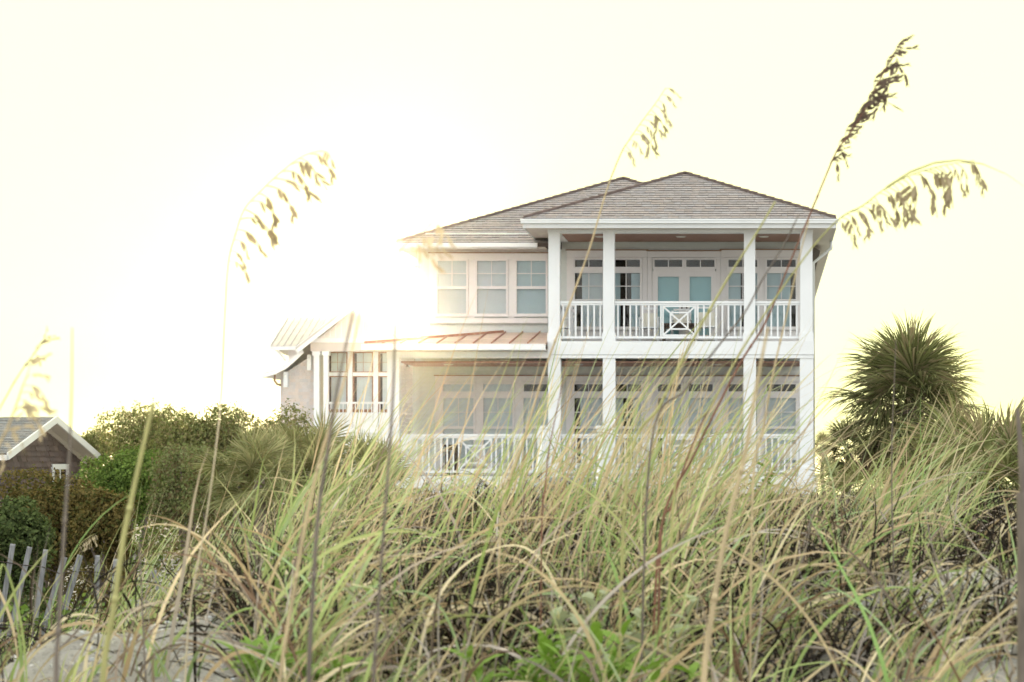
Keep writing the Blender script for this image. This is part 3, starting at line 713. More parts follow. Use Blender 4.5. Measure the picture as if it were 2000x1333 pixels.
# porch columns, window wall, railing
for a, b in ((611, 622), (630, 639)):
    c = pbox('column', W, K, c2x(a), c2x(b), Y2+0.2, Y2+0.5, c2z(840), c2z(686)-0.004)
    pbox('capital', W, c, c2x(a)-0.06, c2x(b)+0.06, Y2+0.12, Y2+0.58, c2z(694), c2z(686)-0.008)
Yw = Y2+1.2
k2x = lambda u: wx(u, Yw); k2z = lambda v: wz(v, Yw)
for a, b in ((680, 689), (730, 739), (781, 790), (830, 839)): pbox('mullion_post', W, K, k2x(a), k2x(b), Yw-0.15, Yw+0.15, k2z(842), k2z(686))
for a, b in ((640, 679), (690, 729), (740, 780), (791, 829)):
    window(K, k2x(a)+0.06, k2x(b)-0.06, [(k2z(800), k2z(737), 1, 1, True), (k2z(726), k2z(690), 2, 2, True)], Yw, M['woodframe'], [(0.12, 1, BG)], stile=0.14, sill=False)
    pbox('transom_bar', W, K, k2x(a), k2x(b), Yw-0.14, Yw-0.06, k2z(735), k2z(728))
    pbox('spandrel', W, K, k2x(a), k2x(b), Yw-0.05, Yw+0.05, k2z(842), k2z(806))
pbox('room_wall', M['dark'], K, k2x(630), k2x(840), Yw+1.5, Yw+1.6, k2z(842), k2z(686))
pbox('porch_ceiling', M['soffit'], K, xL, xR, Y2+0.5, Yw+1.5, c2z(686)+0.01, c2z(686)+0.06)
railing(K, c2x(640), c2x(840), Y2+0.3, c2z(785), c2z(828), W, pitch=0.2)
b = pbox('porch_band', W, K, c2x(605), c2x(840), Y2+0.1, Y2+0.5, c2z(846), c2z(836))
pbox('porch_skirt', W, K, c2x(605), c2x(840), Y2+0.16, Y2+0.5, -1.6, c2z(846)-0.004)
# left shingled wing with flared lean-to roof
ws = MB(); Ys = Y2+0.9; s2x = lambda u: wx(u, Ys); s2z = lambda v: wz(v, Ys)
ws.v = [(s2x(548), Ys, -1.6), (s2x(618), Ys, -1.6), (s2x(618), Ys, s2z(690)), (s2x(548), Ys, s2z(735))]
ws.v += [(a, b_+9, c) for a, b_, c in ws.v]; ws.f = [(0, 1, 2, 3), (0, 3, 7, 4), (1, 5, 6, 2), (4, 7, 6, 5)]
wg = ws.part('wing_wall', M['trim'], K)
def side_rng(s):
    z = s2z(842)+s; t = (z-s2z(735))/(s2z(690)-s2z(735))
    return (max(0.0, t)*(s2x(618)-s2x(548)), s2x(618)-s2x(548))
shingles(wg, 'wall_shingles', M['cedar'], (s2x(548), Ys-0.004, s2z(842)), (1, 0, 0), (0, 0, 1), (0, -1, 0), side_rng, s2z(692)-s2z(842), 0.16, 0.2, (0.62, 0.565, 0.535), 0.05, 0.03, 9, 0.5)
lr = MB(); prof = [(596, 682), (580, 697), (562, 713), (540, 724), (515, 731)]
for (a, b), (c, d) in zip(prof, prof[1:]):
    P = [(s2x(a), Ys-0.5, s2z(b)), (s2x(c), Ys-0.5, s2z(d)), (s2x(c), Ys+9, s2z(d)), (s2x(a), Ys+9, s2z(b))]
    lr.quad(*P); lr.quad(*[(x, y, z-0.16) for x, y, z in reversed(P)]); lr.quad(P[0], (P[0][0], P[0][1], P[0][2]-0.16), (P[1][0], P[1][1], P[1][2]-0.16), P[1])
lr.part('lean_to_roof', M['metalroof'], K)
fb = MB()
for (a, b), (c, d) in zip(prof, prof[1:]): fb.bar((s2x(a), Ys-0.53, s2z(b+5)), (s2x(c), Ys-0.53, s2z(d+5)), 0.2, 0.05)
fb.part('flared_fascia', W, K)
for u, v in ((560, 727), (606, 694)):
    m = MB(); x = s2x(u); m.box(x-0.1, x+0.1, Ys-0.3, Ys-0.05, s2z(v+30), s2z(v)); m.bar((x, Ys-0.32, s2z(v+6)), (x, Ys-0.1, s2z(v+24)), 0.12, 0.12, (1, 0, 0)); m.part('bracket', W, K)
m = MB(); m.tube([(s2x(540), Ys-0.3, s2z(733)), (s2x(539), Ys-0.3, s2z(744)), (s2x(543), Ys-0.25, s2z(751)), (s2x(549), Ys-0.12, s2z(753))], [0.06]*4, 8); m.part('downpipe', M['conduit'], K, True)
# upper cross wing with standing seam roof
Yu = Y2+2.5; u2x = lambda u: wx(u, Yu); u2z = lambda v: wz(v, Yu)
pbox('wing_wall', T, K, u2x(558), u2x(620), Yu+0.6, Yu+6, -1.6, u2z(683))
pu = [(529, 580), (563, 660)]
ridgeY = Yu+5.0
rx0, rx1 = wx(563, ridgeY), wx(662, ridgeY); rz = wz(623, ridgeY)
ux0, ux1, uz = u2x(529), u2x(628), u2z(677)
um = MB(); um.v = [(ux0, Yu, uz), (ux1, Yu, uz), (rx1, ridgeY, rz), (rx0, ridgeY, rz), (rx0-0.8, ridgeY+5, uz), (rx1, ridgeY+5, uz), (ux0, Yu, uz-0.12), (ux1, Yu, uz-0.12), (rx1, ridgeY+5, uz-0.12), (rx0-0.8, ridgeY+5, uz-0.12)]
um.f = [(0, 1, 2, 3), (3, 2, 5, 4), (0, 3, 4), (0, 6, 7, 1), (0, 4, 9, 6), (6, 9, 8, 7)]
ur = um.part('cross_roof', M['metalroof'], K)
for k in range(8):
    f0, f1 = k/8, (k+1)/8
    p = [Vector((ux0+(ux1-ux0)*f, Yu-0.02, uz+0.006)) for f in (f0, f1)]; q = [Vector((rx0+(rx1-rx0)*f, ridgeY, rz+0.006)) for f in (f0, f1)]
    P = MB(); P.quad(p[0], p[1], q[1], q[0]); P.quad(p[0]-Vector((0, 0, .03)), p[1]-Vector((0, 0, .03)), p[1], p[0]); P.part('roof_panel', M['metalroof'], ur)
    S_ = MB(); S_.bar(p[0]+Vector((0, 0, .04)), q[0]+Vector((0, 0, .04)), 0.06, 0.1, (0, 0.5, 1)); S_.part('seam', M['conduit'] if False else M['metalroof'], ur)
pbox('eave_fascia', W, K, ux0-0.02, ux1, Yu-0.05, Yu-0.022, u2z(684), uz-0.01)
m = MB(); m.bar((u2x(556), Yu+0.3, u2z(705)), (u2x(540), Yu+0.3, u2z(685)), 0.12, 0.12); m.part('bracket', W, K)

# ------------------------------------------------------------------ dark shingled house at the far left
X3, Ya, Yz = -21.0, 62.4, 71.0
Ym = (Ya+Yz)/2; z3e, z3a = 1.52, 2.62
Hs = thing('shingled_house', 'dark purple brown shingled house with white rakes at the left edge', 'house', (X3-5, Ym, -1.6))
m = MB(); gw = X3-0.45
m.v = [(gw, Ya+0.5, -1.6), (gw, Yz-0.5, -1.6), (gw, Yz-0.5, z3e+0.02), (gw, Ym, z3a-0.12), (gw, Ya+0.5, z3e+0.02)]
m.v += [(a-14, b, c) for a, b, c in m.v]
m.f = [(0, 1, 2, 3, 4), (0, 4, 9, 5), (5, 9, 8, 7, 6), (1, 6, 7, 2)]
wl = m.part('wall', M['darkwood'], Hs)
def grng(s):
    z = -0.6+s; t = max(0.0, (z-z3e)/(z3a-0.12-z3e)); half = (Yz-Ya-1.0)/2*(1-t)
    return ((Yz-Ya-1.0)/2-half, (Yz-Ya-1.0)/2+half)
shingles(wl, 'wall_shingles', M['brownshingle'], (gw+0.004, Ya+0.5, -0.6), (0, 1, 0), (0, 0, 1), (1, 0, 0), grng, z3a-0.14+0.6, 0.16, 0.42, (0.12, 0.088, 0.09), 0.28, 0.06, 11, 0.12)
for s, ye in ((-1, Ya), (1, Yz)):
    rf = MB(); P = [(X3, ye, z3e), (X3, Ym, z3a), (X3-15, Ym, z3a), (X3-15, ye, z3e)]
    rf.quad(*P); rf.quad(*[(a, b, c-0.1) for a, b, c in reversed(P)]); rf.quad(P[0], P[3], (P[3][0], P[3][1], P[3][2]-.1), (P[0][0], P[0][1], P[0][2]-.1))
    ro = rf.part('roof', M['soffit'] if s > 0 else M['roofbase'], Hs)
    if s < 0:
        up = Vector((0, Ym-Ya, z3a-z3e)); Ln = up.length; up.normalize()
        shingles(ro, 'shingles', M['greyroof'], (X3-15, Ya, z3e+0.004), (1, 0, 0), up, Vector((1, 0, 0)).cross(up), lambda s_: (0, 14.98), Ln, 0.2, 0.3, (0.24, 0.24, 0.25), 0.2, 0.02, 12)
    rb = MB(); rb.bar((X3+0.03, ye, z3e-0.06), (X3+0.03, Ym, z3a-0.06), 0.2, 0.05, (1, 0, 0)); rb.part('rake_board', W, Hs)
    sf = MB(); d = 0.13
    sf.quad((X3, ye, z3e-d), (X3, Ym, z3a-d), (gw+0.04, Ym, z3a-d), (gw+0.04, ye, z3e-d)); sf.part('rake_soffit', M['soffit'], Hs)
    fr = MB(); fr.bar((gw+0.06, ye, z3e-0.22), (gw+0.06, Ym, z3a-0.22), 0.14, 0.05, (1, 0, 0)); fr.part('frieze_board', M['soffit'], Hs)
pbox('eave_gutter', W, Hs, X3-15, X3+0.02, Ya-0.14, Ya-0.02, z3e-0.17, z3e-0.02)
def sidewin(y0, y1, z0, z1):
    m = MB(); x = gw+0.05
    for a, b, c, d in ((y0-0.14, y0, z0, z1), (y1, y1+0.14, z0, z1), (y0-0.14, y1+0.14, z1, z1+0.16), (y0-0.14, y1+0.14, z0-0.14, z0)): m.box(x-0.04, x+0.04, a, b, c, d)
    ym = (y0+y1)/2; m.box(x-0.02, x+0.02, ym-0.03, ym+0.03, z0, z1)
    f = m.part('window', W, Hs)
    for a, b in ((y0, ym-0.03), (ym+0.03, y1)): pbox('pane', M['glass'], f, x-0.006, x-0.002, a, b, z0, z1)
sidewin(67.75, 69.0, 0.0, 1.08)

# ------------------------------------------------------------------ shrubs
def leaf_cloud(rs, centers, radii, n, size, cols, cvar=0.25, up=0.25, shell=0.78, aspect=0.5):
    """n leaves spread over the lobes; each leaf is a small folded lozenge"""
    centers = np.array(centers); radii = np.array(radii)
    wgt = np.prod(radii, 1)**(2/3); idx = rs.choice(len(centers), n, p=wgt/wgt.sum())
    d = rs.normal(size=(n, 3)); d /= np.linalg.norm(d, axis=1)[:, None]
    bump = 1+0.10*np.sin(d[:, 0]*9+idx)+0.10*np.sin(d[:, 1]*8+2*idx)+0.10*np.sin(d[:, 2]*10+3*idx)
    r = (shell+(1.08-shell)*rs.random(n)**0.7)*bump
    twig = rs.random(n) < 0.05; r[twig] *= rs.uniform(1.05, 1.25, twig.sum())
    P = centers[idx]+d*radii[idx]*r[:, None]
    nrm = d+rs.normal(size=(n, 3))*0.7; nrm[:, 2] += up; nrm /= np.linalg.norm(nrm, axis=1)[:, None]
    t = np.cross(nrm, rs.normal(size=(n, 3))); t /= np.linalg.norm(t, axis=1)[:, None]
    b = np.cross(nrm, t)
    L = size*rs.uniform(0.6, 1.35, n)[:, None]; Wd = L*aspect
    V = np.stack([P-t*L*0.5, P+b*Wd*0.5+nrm*L*0.08, P+t*L*0.5, P-b*Wd*0.5+nrm*L*0.08], 1).reshape(-1, 3)
    Q = np.arange(n*4).reshape(n, 4)
    cols = np.array(cols); ci = rs.integers(0, len(cols), n)
    c = cols[ci]*(1+rs.uniform(-cvar, cvar, n))[:, None]
    return V, Q, np.repeat(c, 4, 0)

def shrub(name, label, cat, u, v, Y, ru, rv, n, size, cols, seed, group, lobes=14, depth=None, aspect=0.5, trunk=True):
    rs = np.random.default_rng(seed)
    x, z = wx(u, Y), wz(v, Y); rx, rz = ru/F*Y, rv/F*Y; ry = depth or rx*0.8
    gz_ = float(ground_z(x, Y)); t = thing(name, label, cat, (x, Y, gz_), group)
    cs, rr = [], []
    for k in range(lobes):
        a = rs.uniform(0, 2*math.pi); q = rs.uniform(0, 1)**0.5; h = rs.uniform(-0.75, 0.62)
        e = math.sqrt(max(0.05, 1-h*h))*0.72*q
        cs.append((x+rx*e*math.cos(a), Y+ry*e*math.sin(a), z+rz*h*0.85)); s = rs.uniform(0.30, 0.48); rr.append((rx*s, ry*s, rz*s*0.95))
    cs.append((x, Y, z-rz*0.12)); rr.append((rx*0.72, ry*0.72, rz*0.7))
    cs.append((x, Y, (z-rz*0.6+gz_)/2)); rr.append((rx*0.75, ry*0.7, max(0.3, (z-gz_)*0.5)))
    Vv, Q, C = leaf_cloud(rs, cs, rr, n, size, cols, aspect=aspect)
    Vv -= np.array([x, Y, z])
    link('crown', fast_mesh('crown', Vv, Q, M['leaf'], C), t, (x, Y, z))
    m = MB()
    for k in range(5):
        c = cs[k]; p0 = Vector((x+rs.uniform(-.15, .15), Y+rs.uniform(-.15, .15), gz_-0.1)); p2 = Vector(c); p1 = p0.lerp(p2, 0.5)+Vector((rs.uniform(-.1, .1), rs.uniform(-.1, .1), 0.1))
        m.tube([p0, p1, p2], [0.06, 0.045, 0.015], 6)
    m.part('trunk', M['trunk'], t, True)
    return t
OLIVE = [(0.20, 0.20, 0.07), (0.27, 0.26, 0.10), (0.14, 0.155, 0.055), (0.25, 0.20, 0.10)]
GREEN = [(0.14, 0.20, 0.04), (0.19, 0.26, 0.06), (0.10, 0.15, 0.035)]
RUST = [(0.155, 0.11, 0.035), (0.12, 0.09, 0.03), (0.20, 0.14, 0.05), (0.10, 0.10, 0.03)]
DARKG = [(0.10, 0.13, 0.045), (0.13, 0.16, 0.06), (0.07, 0.09, 0.035)]
SAGE = [(0.20, 0.22, 0.09), (0.16, 0.18, 0.065), (0.23, 0.22, 0.11), (0.18, 0.13, 0.07)]
G1, G2 = 'windswept maritime shrubs on the skyline', 'bushes below the skyline at the left'
for a in [
    ('maritime_shrub', 'low olive shrub on the skyline just right of the dark shingled house', 178, 895, 76, 74, 68, 6500, 0.11, OLIVE, 21, G1),
    ('maritime_shrub', 'tall rounded olive shrub, left hump of the skyline thicket', 288, 872, 72, 96, 92, 10500, 0.11, OLIVE, 22, G1),
    ('maritime_shrub', 'olive shrub in the dip between the two skyline humps', 385, 880, 68, 82, 84, 8500, 0.11, OLIVE, 23, G1),
    ('maritime_shrub', 'feathery yellow olive shrub, right hump of the skyline thicket', 465, 872, 68, 84, 100, 7500, 0.10, OLIVE+[(0.24, 0.22, 0.09)], 24, G1),
    ('maritime_shrub', 'olive shrub below the left corner of the pale cottage', 548, 876, 66, 76, 96, 6000, 0.10, OLIVE, 25, G1),
    ('leafy_bush', 'bright green rounded bush right of the dark house window', 258, 935, 46, 88, 86, 9500, 0.075, GREEN, 26, G2),
    ('leafy_bush', 'muted sage bush beside the bright green bush', 358, 935, 44, 90, 88, 8500, 0.075, SAGE, 27, G2),
    ('leafy_bush', 'dull sage and brown bush left of the fan palmettos', 445, 950, 41, 84, 92, 7500, 0.07, SAGE, 28, G2),
    ('leafy_bush', 'large rust brown bush below the dark shingled house', 95, 1005, 31, 128, 104, 14000, 0.062, RUST, 29, G2),
    ('leafy_bush', 'smaller brown bush right of the large rust one', 205, 1030, 29, 66, 82, 7000, 0.06, RUST, 30, G2),
    ('leafy_bush', 'dark green bush at the left edge above the fence slats', 22, 1062, 24, 92, 100, 9000, 0.055, DARKG, 31, G2),
    ('leafy_bush', 'dark thicket under the fan palmettos beside the porch', 640, 985, 44, 130, 92, 10000, 0.08, SAGE+DARKG, 32, G2),
    ('leafy_bush', 'dark shrub at the right edge beneath the palmetto', 1940, 1015, 25, 90, 95, 7500, 0.06, DARKG+RUST[:1], 33, 'shrubs under the palms at the right'),
    ('leafy_bush', 'low olive shrub at the foot of the cabbage palm', 1745, 1015, 54, 85, 72, 6500, 0.08, SAGE, 34, 'shrubs under the palms at the right'),
    ('leafy_bush', 'low shrub by the right corner of the white house', 1635, 1040, 52, 60, 78, 5000, 0.08, SAGE, 35, 'shrubs under the palms at the right'),
]:
    shrub(a[0], a[1], 'bush', *a[2:7], int(a[7]*1.7), a[8], [tuple(q*k_ for q, k_ in zip(c, (0.98, 1.06, 0.95))) for c in a[9]], a[10], a[11])

# ------------------------------------------------------------------ palms
def frond_mesh(name, petiole, blade, nleaf, seed, cols, droop=0.35, spread=2.05):
    rs = random.Random(seed); V, Q, C = [], [], []
    def strip(pts, wds, side, col):
        n0 = len(V)
        for p, w_ in zip(pts, wds):
            V.append(p-side*w_/2); V.append(p+side*w_/2); C.extend([col, col])
        for i in range(len(pts)-1): Q.append((n0+2*i, n0+2*i+1, n0+2*i+3, n0+2*i+2))
    pc = (0.16, 0.17, 0.06)
    pt = [Vector((0, petiole*s, -0.04*petiole*s*s)) for s in (0, 0.35, 0.7, 1.0)]
    strip(pt, [0.05, 0.035, 0.03, 0.03], Vector((1, 0, 0)), pc); strip(pt, [0.04, 0.03, 0.025, 0.025], Vector((0, 0, 1)), pc)
    hub = pt[-1]
    for i in range(nleaf):
        a = -spread+2*spread*(i+0.5)/nleaf + rs.uniform(-.03, .03)
        Ln = blade*(1-0.22*(abs(a)/spread)**2)*rs.uniform(0.88, 1.06); d = Vector((math.sin(a), math.cos(a), 0)); sd = Vector((math.cos(a), -math.sin(a), rs.uniform(-.5, .5))).normalized()
        dr = droop*rs.uniform(0.5, 1.6); lift = 0.10*rs.uniform(-1, 1)
        pts = []
        for s in (0.0, 0.4, 0.7, 0.88, 1.0):
            pts.append(hub+d*Ln*s*(1-0.12*dr*s)+Vector((0, 0, Ln*(lift*s-dr*max(0, s-0.35)**2 + 0.10*s*(1-s)-0.18*(abs(a)/spread)**2*s))))
        wd = blade*2*spread/nleaf*0.42
        k = rs.uniform(0.75, 1.25); c = rs.choice(cols)
        strip(pts, [wd*0.25, wd*0.95, wd*0.85, wd*0.4, 0.003], sd, tuple(q*k for q in c))
    V = np.array([tuple(v) for v in V]); C = np.array(C)
    return fast_mesh(name, V, np.array(Q), M['palm'], C)
PG = [(0.21, 0.23, 0.09), (0.28, 0.28, 0.13), (0.14, 0.15, 0.06), (0.33, 0.27, 0.16)]
PD = [(0.20, 0.14, 0.085), (0.26, 0.19, 0.12), (0.13, 0.09, 0.06)]
PY = [(0.27, 0.28, 0.12), (0.34, 0.33, 0.16), (0.19, 0.20, 0.08)]
fr_g = [frond_mesh('frond', 0.68, 1.0, 54, s, PG, 0.6) for s in (1, 2, 3)]
fr_d = [frond_mesh('frond', 0.8, 0.85, 40, s, PD, 1.2) for s in (4, 5)]
fr_p = [frond_mesh('frond', 0.6, 0.66, 38, s, PY, 0.3) for s in (6, 7, 8)]
fr_pd = [frond_mesh('frond', 0.55, 0.62, 36, s, PG, 0.3) for s in (9, 10)]
def place_frond(me, parent, hub, az, el, roll=0.0, scale=1.0):
    o = link('frond', me, parent, hub)
    o.rotation_euler = (Matrix.Rotation(az, 3, 'Z') @ Matrix.Rotation(el, 3, 'X') @ Matrix.Rotation(roll, 3, 'Y')).to_euler()
    o.scale = (scale,)*3

def cabbage_palm(label, u, v, Y, scale, ng, nd, seed, group):
    rs = random.Random(seed); x, z = wx(u, Y), wz(v, Y); g0 = float(ground_z(x, Y))
    t = thing('cabbage_palm', label, 'palm tree', (x, Y, g0), group)
    m = MB(); n = 12
    pts = [(x+0.06*math.sin(i*0.7), Y+0.05*math.cos(i), g0-0.1+(z-g0)*i/n) for i in range(n+1)]
    m.tube(pts, [scale*(0.20-0.04*i/n+0.015*(i % 2)) for i in range(n+1)], 10)
    for i in range(26):                                # old leaf bases
        a = i*2.4; zz = z-0.05-i*0.05*scale; r0 = 0.16*scale
        p = Vector((x+r0*math.cos(a), Y+r0*math.sin(a), zz)); m.bar(p, p+Vector((0.14*math.cos(a), 0.14*math.sin(a), 0.16))*scale, 0.07*scale, 0.03*scale)
    m.part('trunk', M['trunk'], t, True)
    for i in range(ng):
        q = (i+0.5)/ng; el = R(84-q*132)+rs.uniform(-.22, .22); az = i*2.39996+rs.uniform(-.2, .2)
        place_frond(rs.choice(fr_g), t, (x, Y, z-0.25*scale*q), az, el, rs.uniform(-.5, .5), scale*rs.uniform(0.74, 1.1))
    for i in range(nd):
        az = i*2.4+0.5; place_frond(rs.choice(fr_d), t, (x, Y, z-0.3*scale), az, R(rs.uniform(-78, -25)), rs.uniform(-.6, .6), scale*rs.uniform(0.8, 1.0))
    return t
cabbage_palm('large fan leaved cabbage palm standing right of the white house', 1775, 786, 58, 1.42, 64, 26, 3, 'palms right of the house')
cabbage_palm('low fan palm partly hidden left of the large cabbage palm', 1655, 880, 60, 0.62, 26, 8, 4, 'palms right of the house')
cabbage_palm('tiny distant palm with thin trunk by the right corner post', 1607, 866, 150, 0.62, 18, 10, 5, 'palms right of the house')
def palmetto(label, u, v, Y, n, scale, seed, meshes, group, spread=0.35, emax=85):
    rs = random.Random(seed); x, z = wx(u, Y), wz(v, Y); g0 = float(ground_z(x, Y))
    t = thing('fan_palmetto', label, 'palmetto', (x, Y, g0), group)
    m = MB(); m.tube([(x, Y, g0-0.1), (x+0.03, Y, (g0+z)/2), (x, Y, z)], [0.16, 0.13, 0.10], 8); m.part('trunk', M['trunk'], t, True)
    for i in range(n):
        q = (i+0.5)/n
        place_frond(rs.choice(meshes), t, (x+rs.uniform(-spread, spread)*scale, Y+rs.uniform(-spread, spread)*scale, z+rs.uniform(-.25, .1)*scale), i*2.39996+rs.uniform(-.3, .3), R(emax-q*(emax+35))+rs.uniform(-.15, .15), rs.uniform(-.6, .6), scale*rs.uniform(0.8, 1.15))
GP = 'fan palmettos beside the white house'
palmetto('large fan palmetto below the pale cottage railing', 606, 920, 40, 40, 0.85, 11, fr_p, GP)
palmetto('drooping fan palmetto left of the large palmetto', 505, 935, 37, 32, 0.8, 12, fr_p, GP)
palmetto('fan palmetto against the left column of the white house', 716, 952, 41, 30, 0.8, 13, fr_p, GP)
palmetto('dark fan palmetto at the right edge of the picture', 1908, 935, 31, 32, 1.15, 14, fr_pd, GP)
palmetto('small fan palmetto by the right corner of the white house', 1652, 960, 44, 14, 0.8, 15, fr_p, GP)
palmetto('half hidden fan palmetto at the far right corner', 1992, 950, 28, 22, 1.1, 16, fr_pd, GP)
# grey board on a post far behind
Yg = 120; t = thing('notice_board', 'small grey board on a thin post by the right corner of the white house', 'sign', (wx(1607.5, Yg), Yg, -1.6))
pbox('post', M['trunk'], t, wx(1606.2, Yg), wx(1608.8, Yg), Yg, Yg+0.08, -1.6, wz(880, Yg))
pbox('board', M['sign'], t, wx(1608.3, Yg), wx(1617, Yg), Yg-0.04, Yg-0.005, wz(908, Yg), wz(895, Yg))

# ------------------------------------------------------------------ sand fence, posts
GF = 'sand fence'
sf = thing('sand_fence', 'leaning grey picket sand fence with wire at the lower left', 'fence', (wx(120, 14), 14, 0.2))
tops = [(-18, 1046, 8), (25, 1048, 7), (58, 1054, 11), (89, 1064, 5), (126, 1076, 13), (157, 1082, 12), (190, 1069, 1), (227, 1081, 1), (300, 1100, -14), (390, 1086, 1)]
rs = random.Random(5)
wp1, wp2 = [], []
for i, (u, v, ln) in enumerate(tops):
    Y = 14.0+0.12*math.sin(i*1.3)+max(0, i-5)*0.05
    x, z = wx(u, Y), wz(v+6+rs.uniform(-5, 10), Y); x0 = x-ln*0.014-0.01+rs.uniform(-0.03, 0.02); z0 = float(ground_z(x0, Y))-0.1
    m = MB(); wd = rs.uniform(0.027, 0.038); m.bar((x0, Y, z0), (x, Y, z), wd, 0.009, (0, 1, 0))
    m.v[4] = (m.v[4][0], m.v[4][1], m.v[4][2]-rs.uniform(0, .012)); m.v[5] = (m.v[5][0], m.v[5][1], m.v[5][2]-rs.uniform(0, .012))
    m.part('slat', M['slat'], sf)
    wp1.append((x0+(x-x0)*0.86, Y-0.009, z0+(z-z0)*0.86)); wp2.append((x0+(x-x0)*0.4, Y-0.009, z0+(z-z0)*0.4))
for wp in (wp1, wp2): m = MB(); m.tube(wp, [0.003]*len(wp), 5); m.part('wire', M['wire'], sf)
Y = 4.0; t = thing('fence_post', 'blurred grey weathered post at the right edge of the picture', 'post', (wx(2004, Y), Y, 0.7))
m = MB(); m.tube([(wx(2006, Y), Y, 0.6), (wx(2004, Y), Y, wz(1050, Y)), (wx(1999, Y), Y, wz(962, Y))], [0.017, 0.016, 0.013], 8); m.part('post', M['stemgrey'], t)
m = MB(); m.tube([(wx(1999, Y), Y, wz(962, Y)), (wx(1994, Y), Y, wz(880, Y)), (wx(1987, Y), Y, wz(798, Y))], [0.007, 0.006, 0.003], 6); m.part('broken_tip', M['stemgrey'], t)
Y = 20; t = thing('white_post', 'short white painted post half buried in the dune grass', 'post', (wx(712, Y), Y, float(ground_z(wx(712, Y), Y))))
g0 = float(ground_z(wx(712, Y), Y))
pbox('post', W, t, wx(703, Y), wx(723, Y), Y, Y+0.1, g0-0.1, wz(1022, Y)); pbox('cap', W, t, wx(701, Y), wx(725, Y), Y-0.01, Y+0.11, wz(1022, Y)+0.002, wz(1017, Y))

# ------------------------------------------------------------------ dune grass
def blades(n, base, length, az, th0, th1, width, col, tipcol, twist, K=8, power=1.3):
    s = np.linspace(0, 1, K+1); ds = 1.0/K
    th = th0[:, None]+(th1-th0)[:, None]*(s[None]**power)
    dh = np.sin(th)*length[:, None]*ds; dv = np.cos(th)*length[:, None]*ds
    h = np.concatenate([np.zeros((n, 1)), np.cumsum(dh[:, :-1], 1)], 1); vz = np.concatenate([np.zeros((n, 1)), np.cumsum(dv[:, :-1], 1)], 1)
    ca, sa = np.cos(az)[:, None], np.sin(az)[:, None]
    wob = 0.03*length[:, None]*np.sin(s[None]*5+az[:, None]*7)*s[None]
    P = np.stack([base[:, 0:1]+h*ca-wob*sa, base[:, 1:2]+h*sa+wob*ca, base[:, 2:3]+vz], 2)
    side = np.stack([-sa*np.ones_like(th), ca*np.ones_like(th), np.zeros_like(th)], 2)
    nrm = np.stack([-np.cos(th)*ca, -np.cos(th)*sa, np.sin(th)], 2)
    tw = twist[:, None, None]*(0.6+0.6*s[None, :, None])
    sd = side*np.cos(tw)+nrm*np.sin(tw)
    prof = np.minimum(1.0, 0.55+1.6*s)*np.clip(1.02-s**2.2, 0.02, 1)
    wd = width[:, None]*prof[None]
    A = P-sd*wd[:, :, None]/2; B = P+sd*wd[:, :, None]/2
    V = np.stack([A, B], 2).reshape(-1, 3)
    i0 = (np.arange(n)[:, None]*(2*(K+1))+2*np.arange(K)[None]).ravel()
    Q = np.stack([i0, i0+1, i0+3, i0+2], 1)
    cc = col[:, None, :]*(1-s[None, :, None]**2)+tipcol[:, None, :]*s[None, :, None]**2
    C = np.repeat(cc.reshape(-1, 3), 2, 0)
    return V, Q, C
def merge(L):
    Vs, Qs, Cs, o = [], [], [], 0
    for v, q, c in L: Vs.append(v); Qs.append(q+o); Cs.append(c); o += len(v)
    return np.concatenate(Vs), np.concatenate(Qs), np.concatenate(Cs)
GRN = np.array([(0.29, 0.36, 0.13), (0.38, 0.43, 0.18), (0.23, 0.33, 0.12), (0.46, 0.47, 0.22), (0.33, 0.41, 0.22)])
STR = np.array([(0.60, 0.49, 0.31), (0.52, 0.42, 0.27), (0.68, 0.57, 0.38), (0.48, 0.36, 0.22)])
GRN = GRN*np.array([1.10, 1.18, 1.10]); STR = np.minimum(STR*1.12, 0.74)
GRY = np.array([(0.38, 0.32, 0.27), (0.28, 0.22, 0.17), (0.50, 0.44, 0.39), (0.22, 0.14, 0.09)])
HX = [-4.2, -3.2, -2.75, -2.5, -2.2, -1.95, -1.7, -1.4, -1.1, -0.6, -0.2, 0.1, 0.25, 0.45, 0.65, 0.85, 1.3]
HH = [0.55, 0.55, 0.65, 0.90, 0.75, 0.98, 0.80, 0.34, 0.50, 0.88, 0.86, 0.50, 0.42, 0.95, 0.80, 0.50, 0.50]
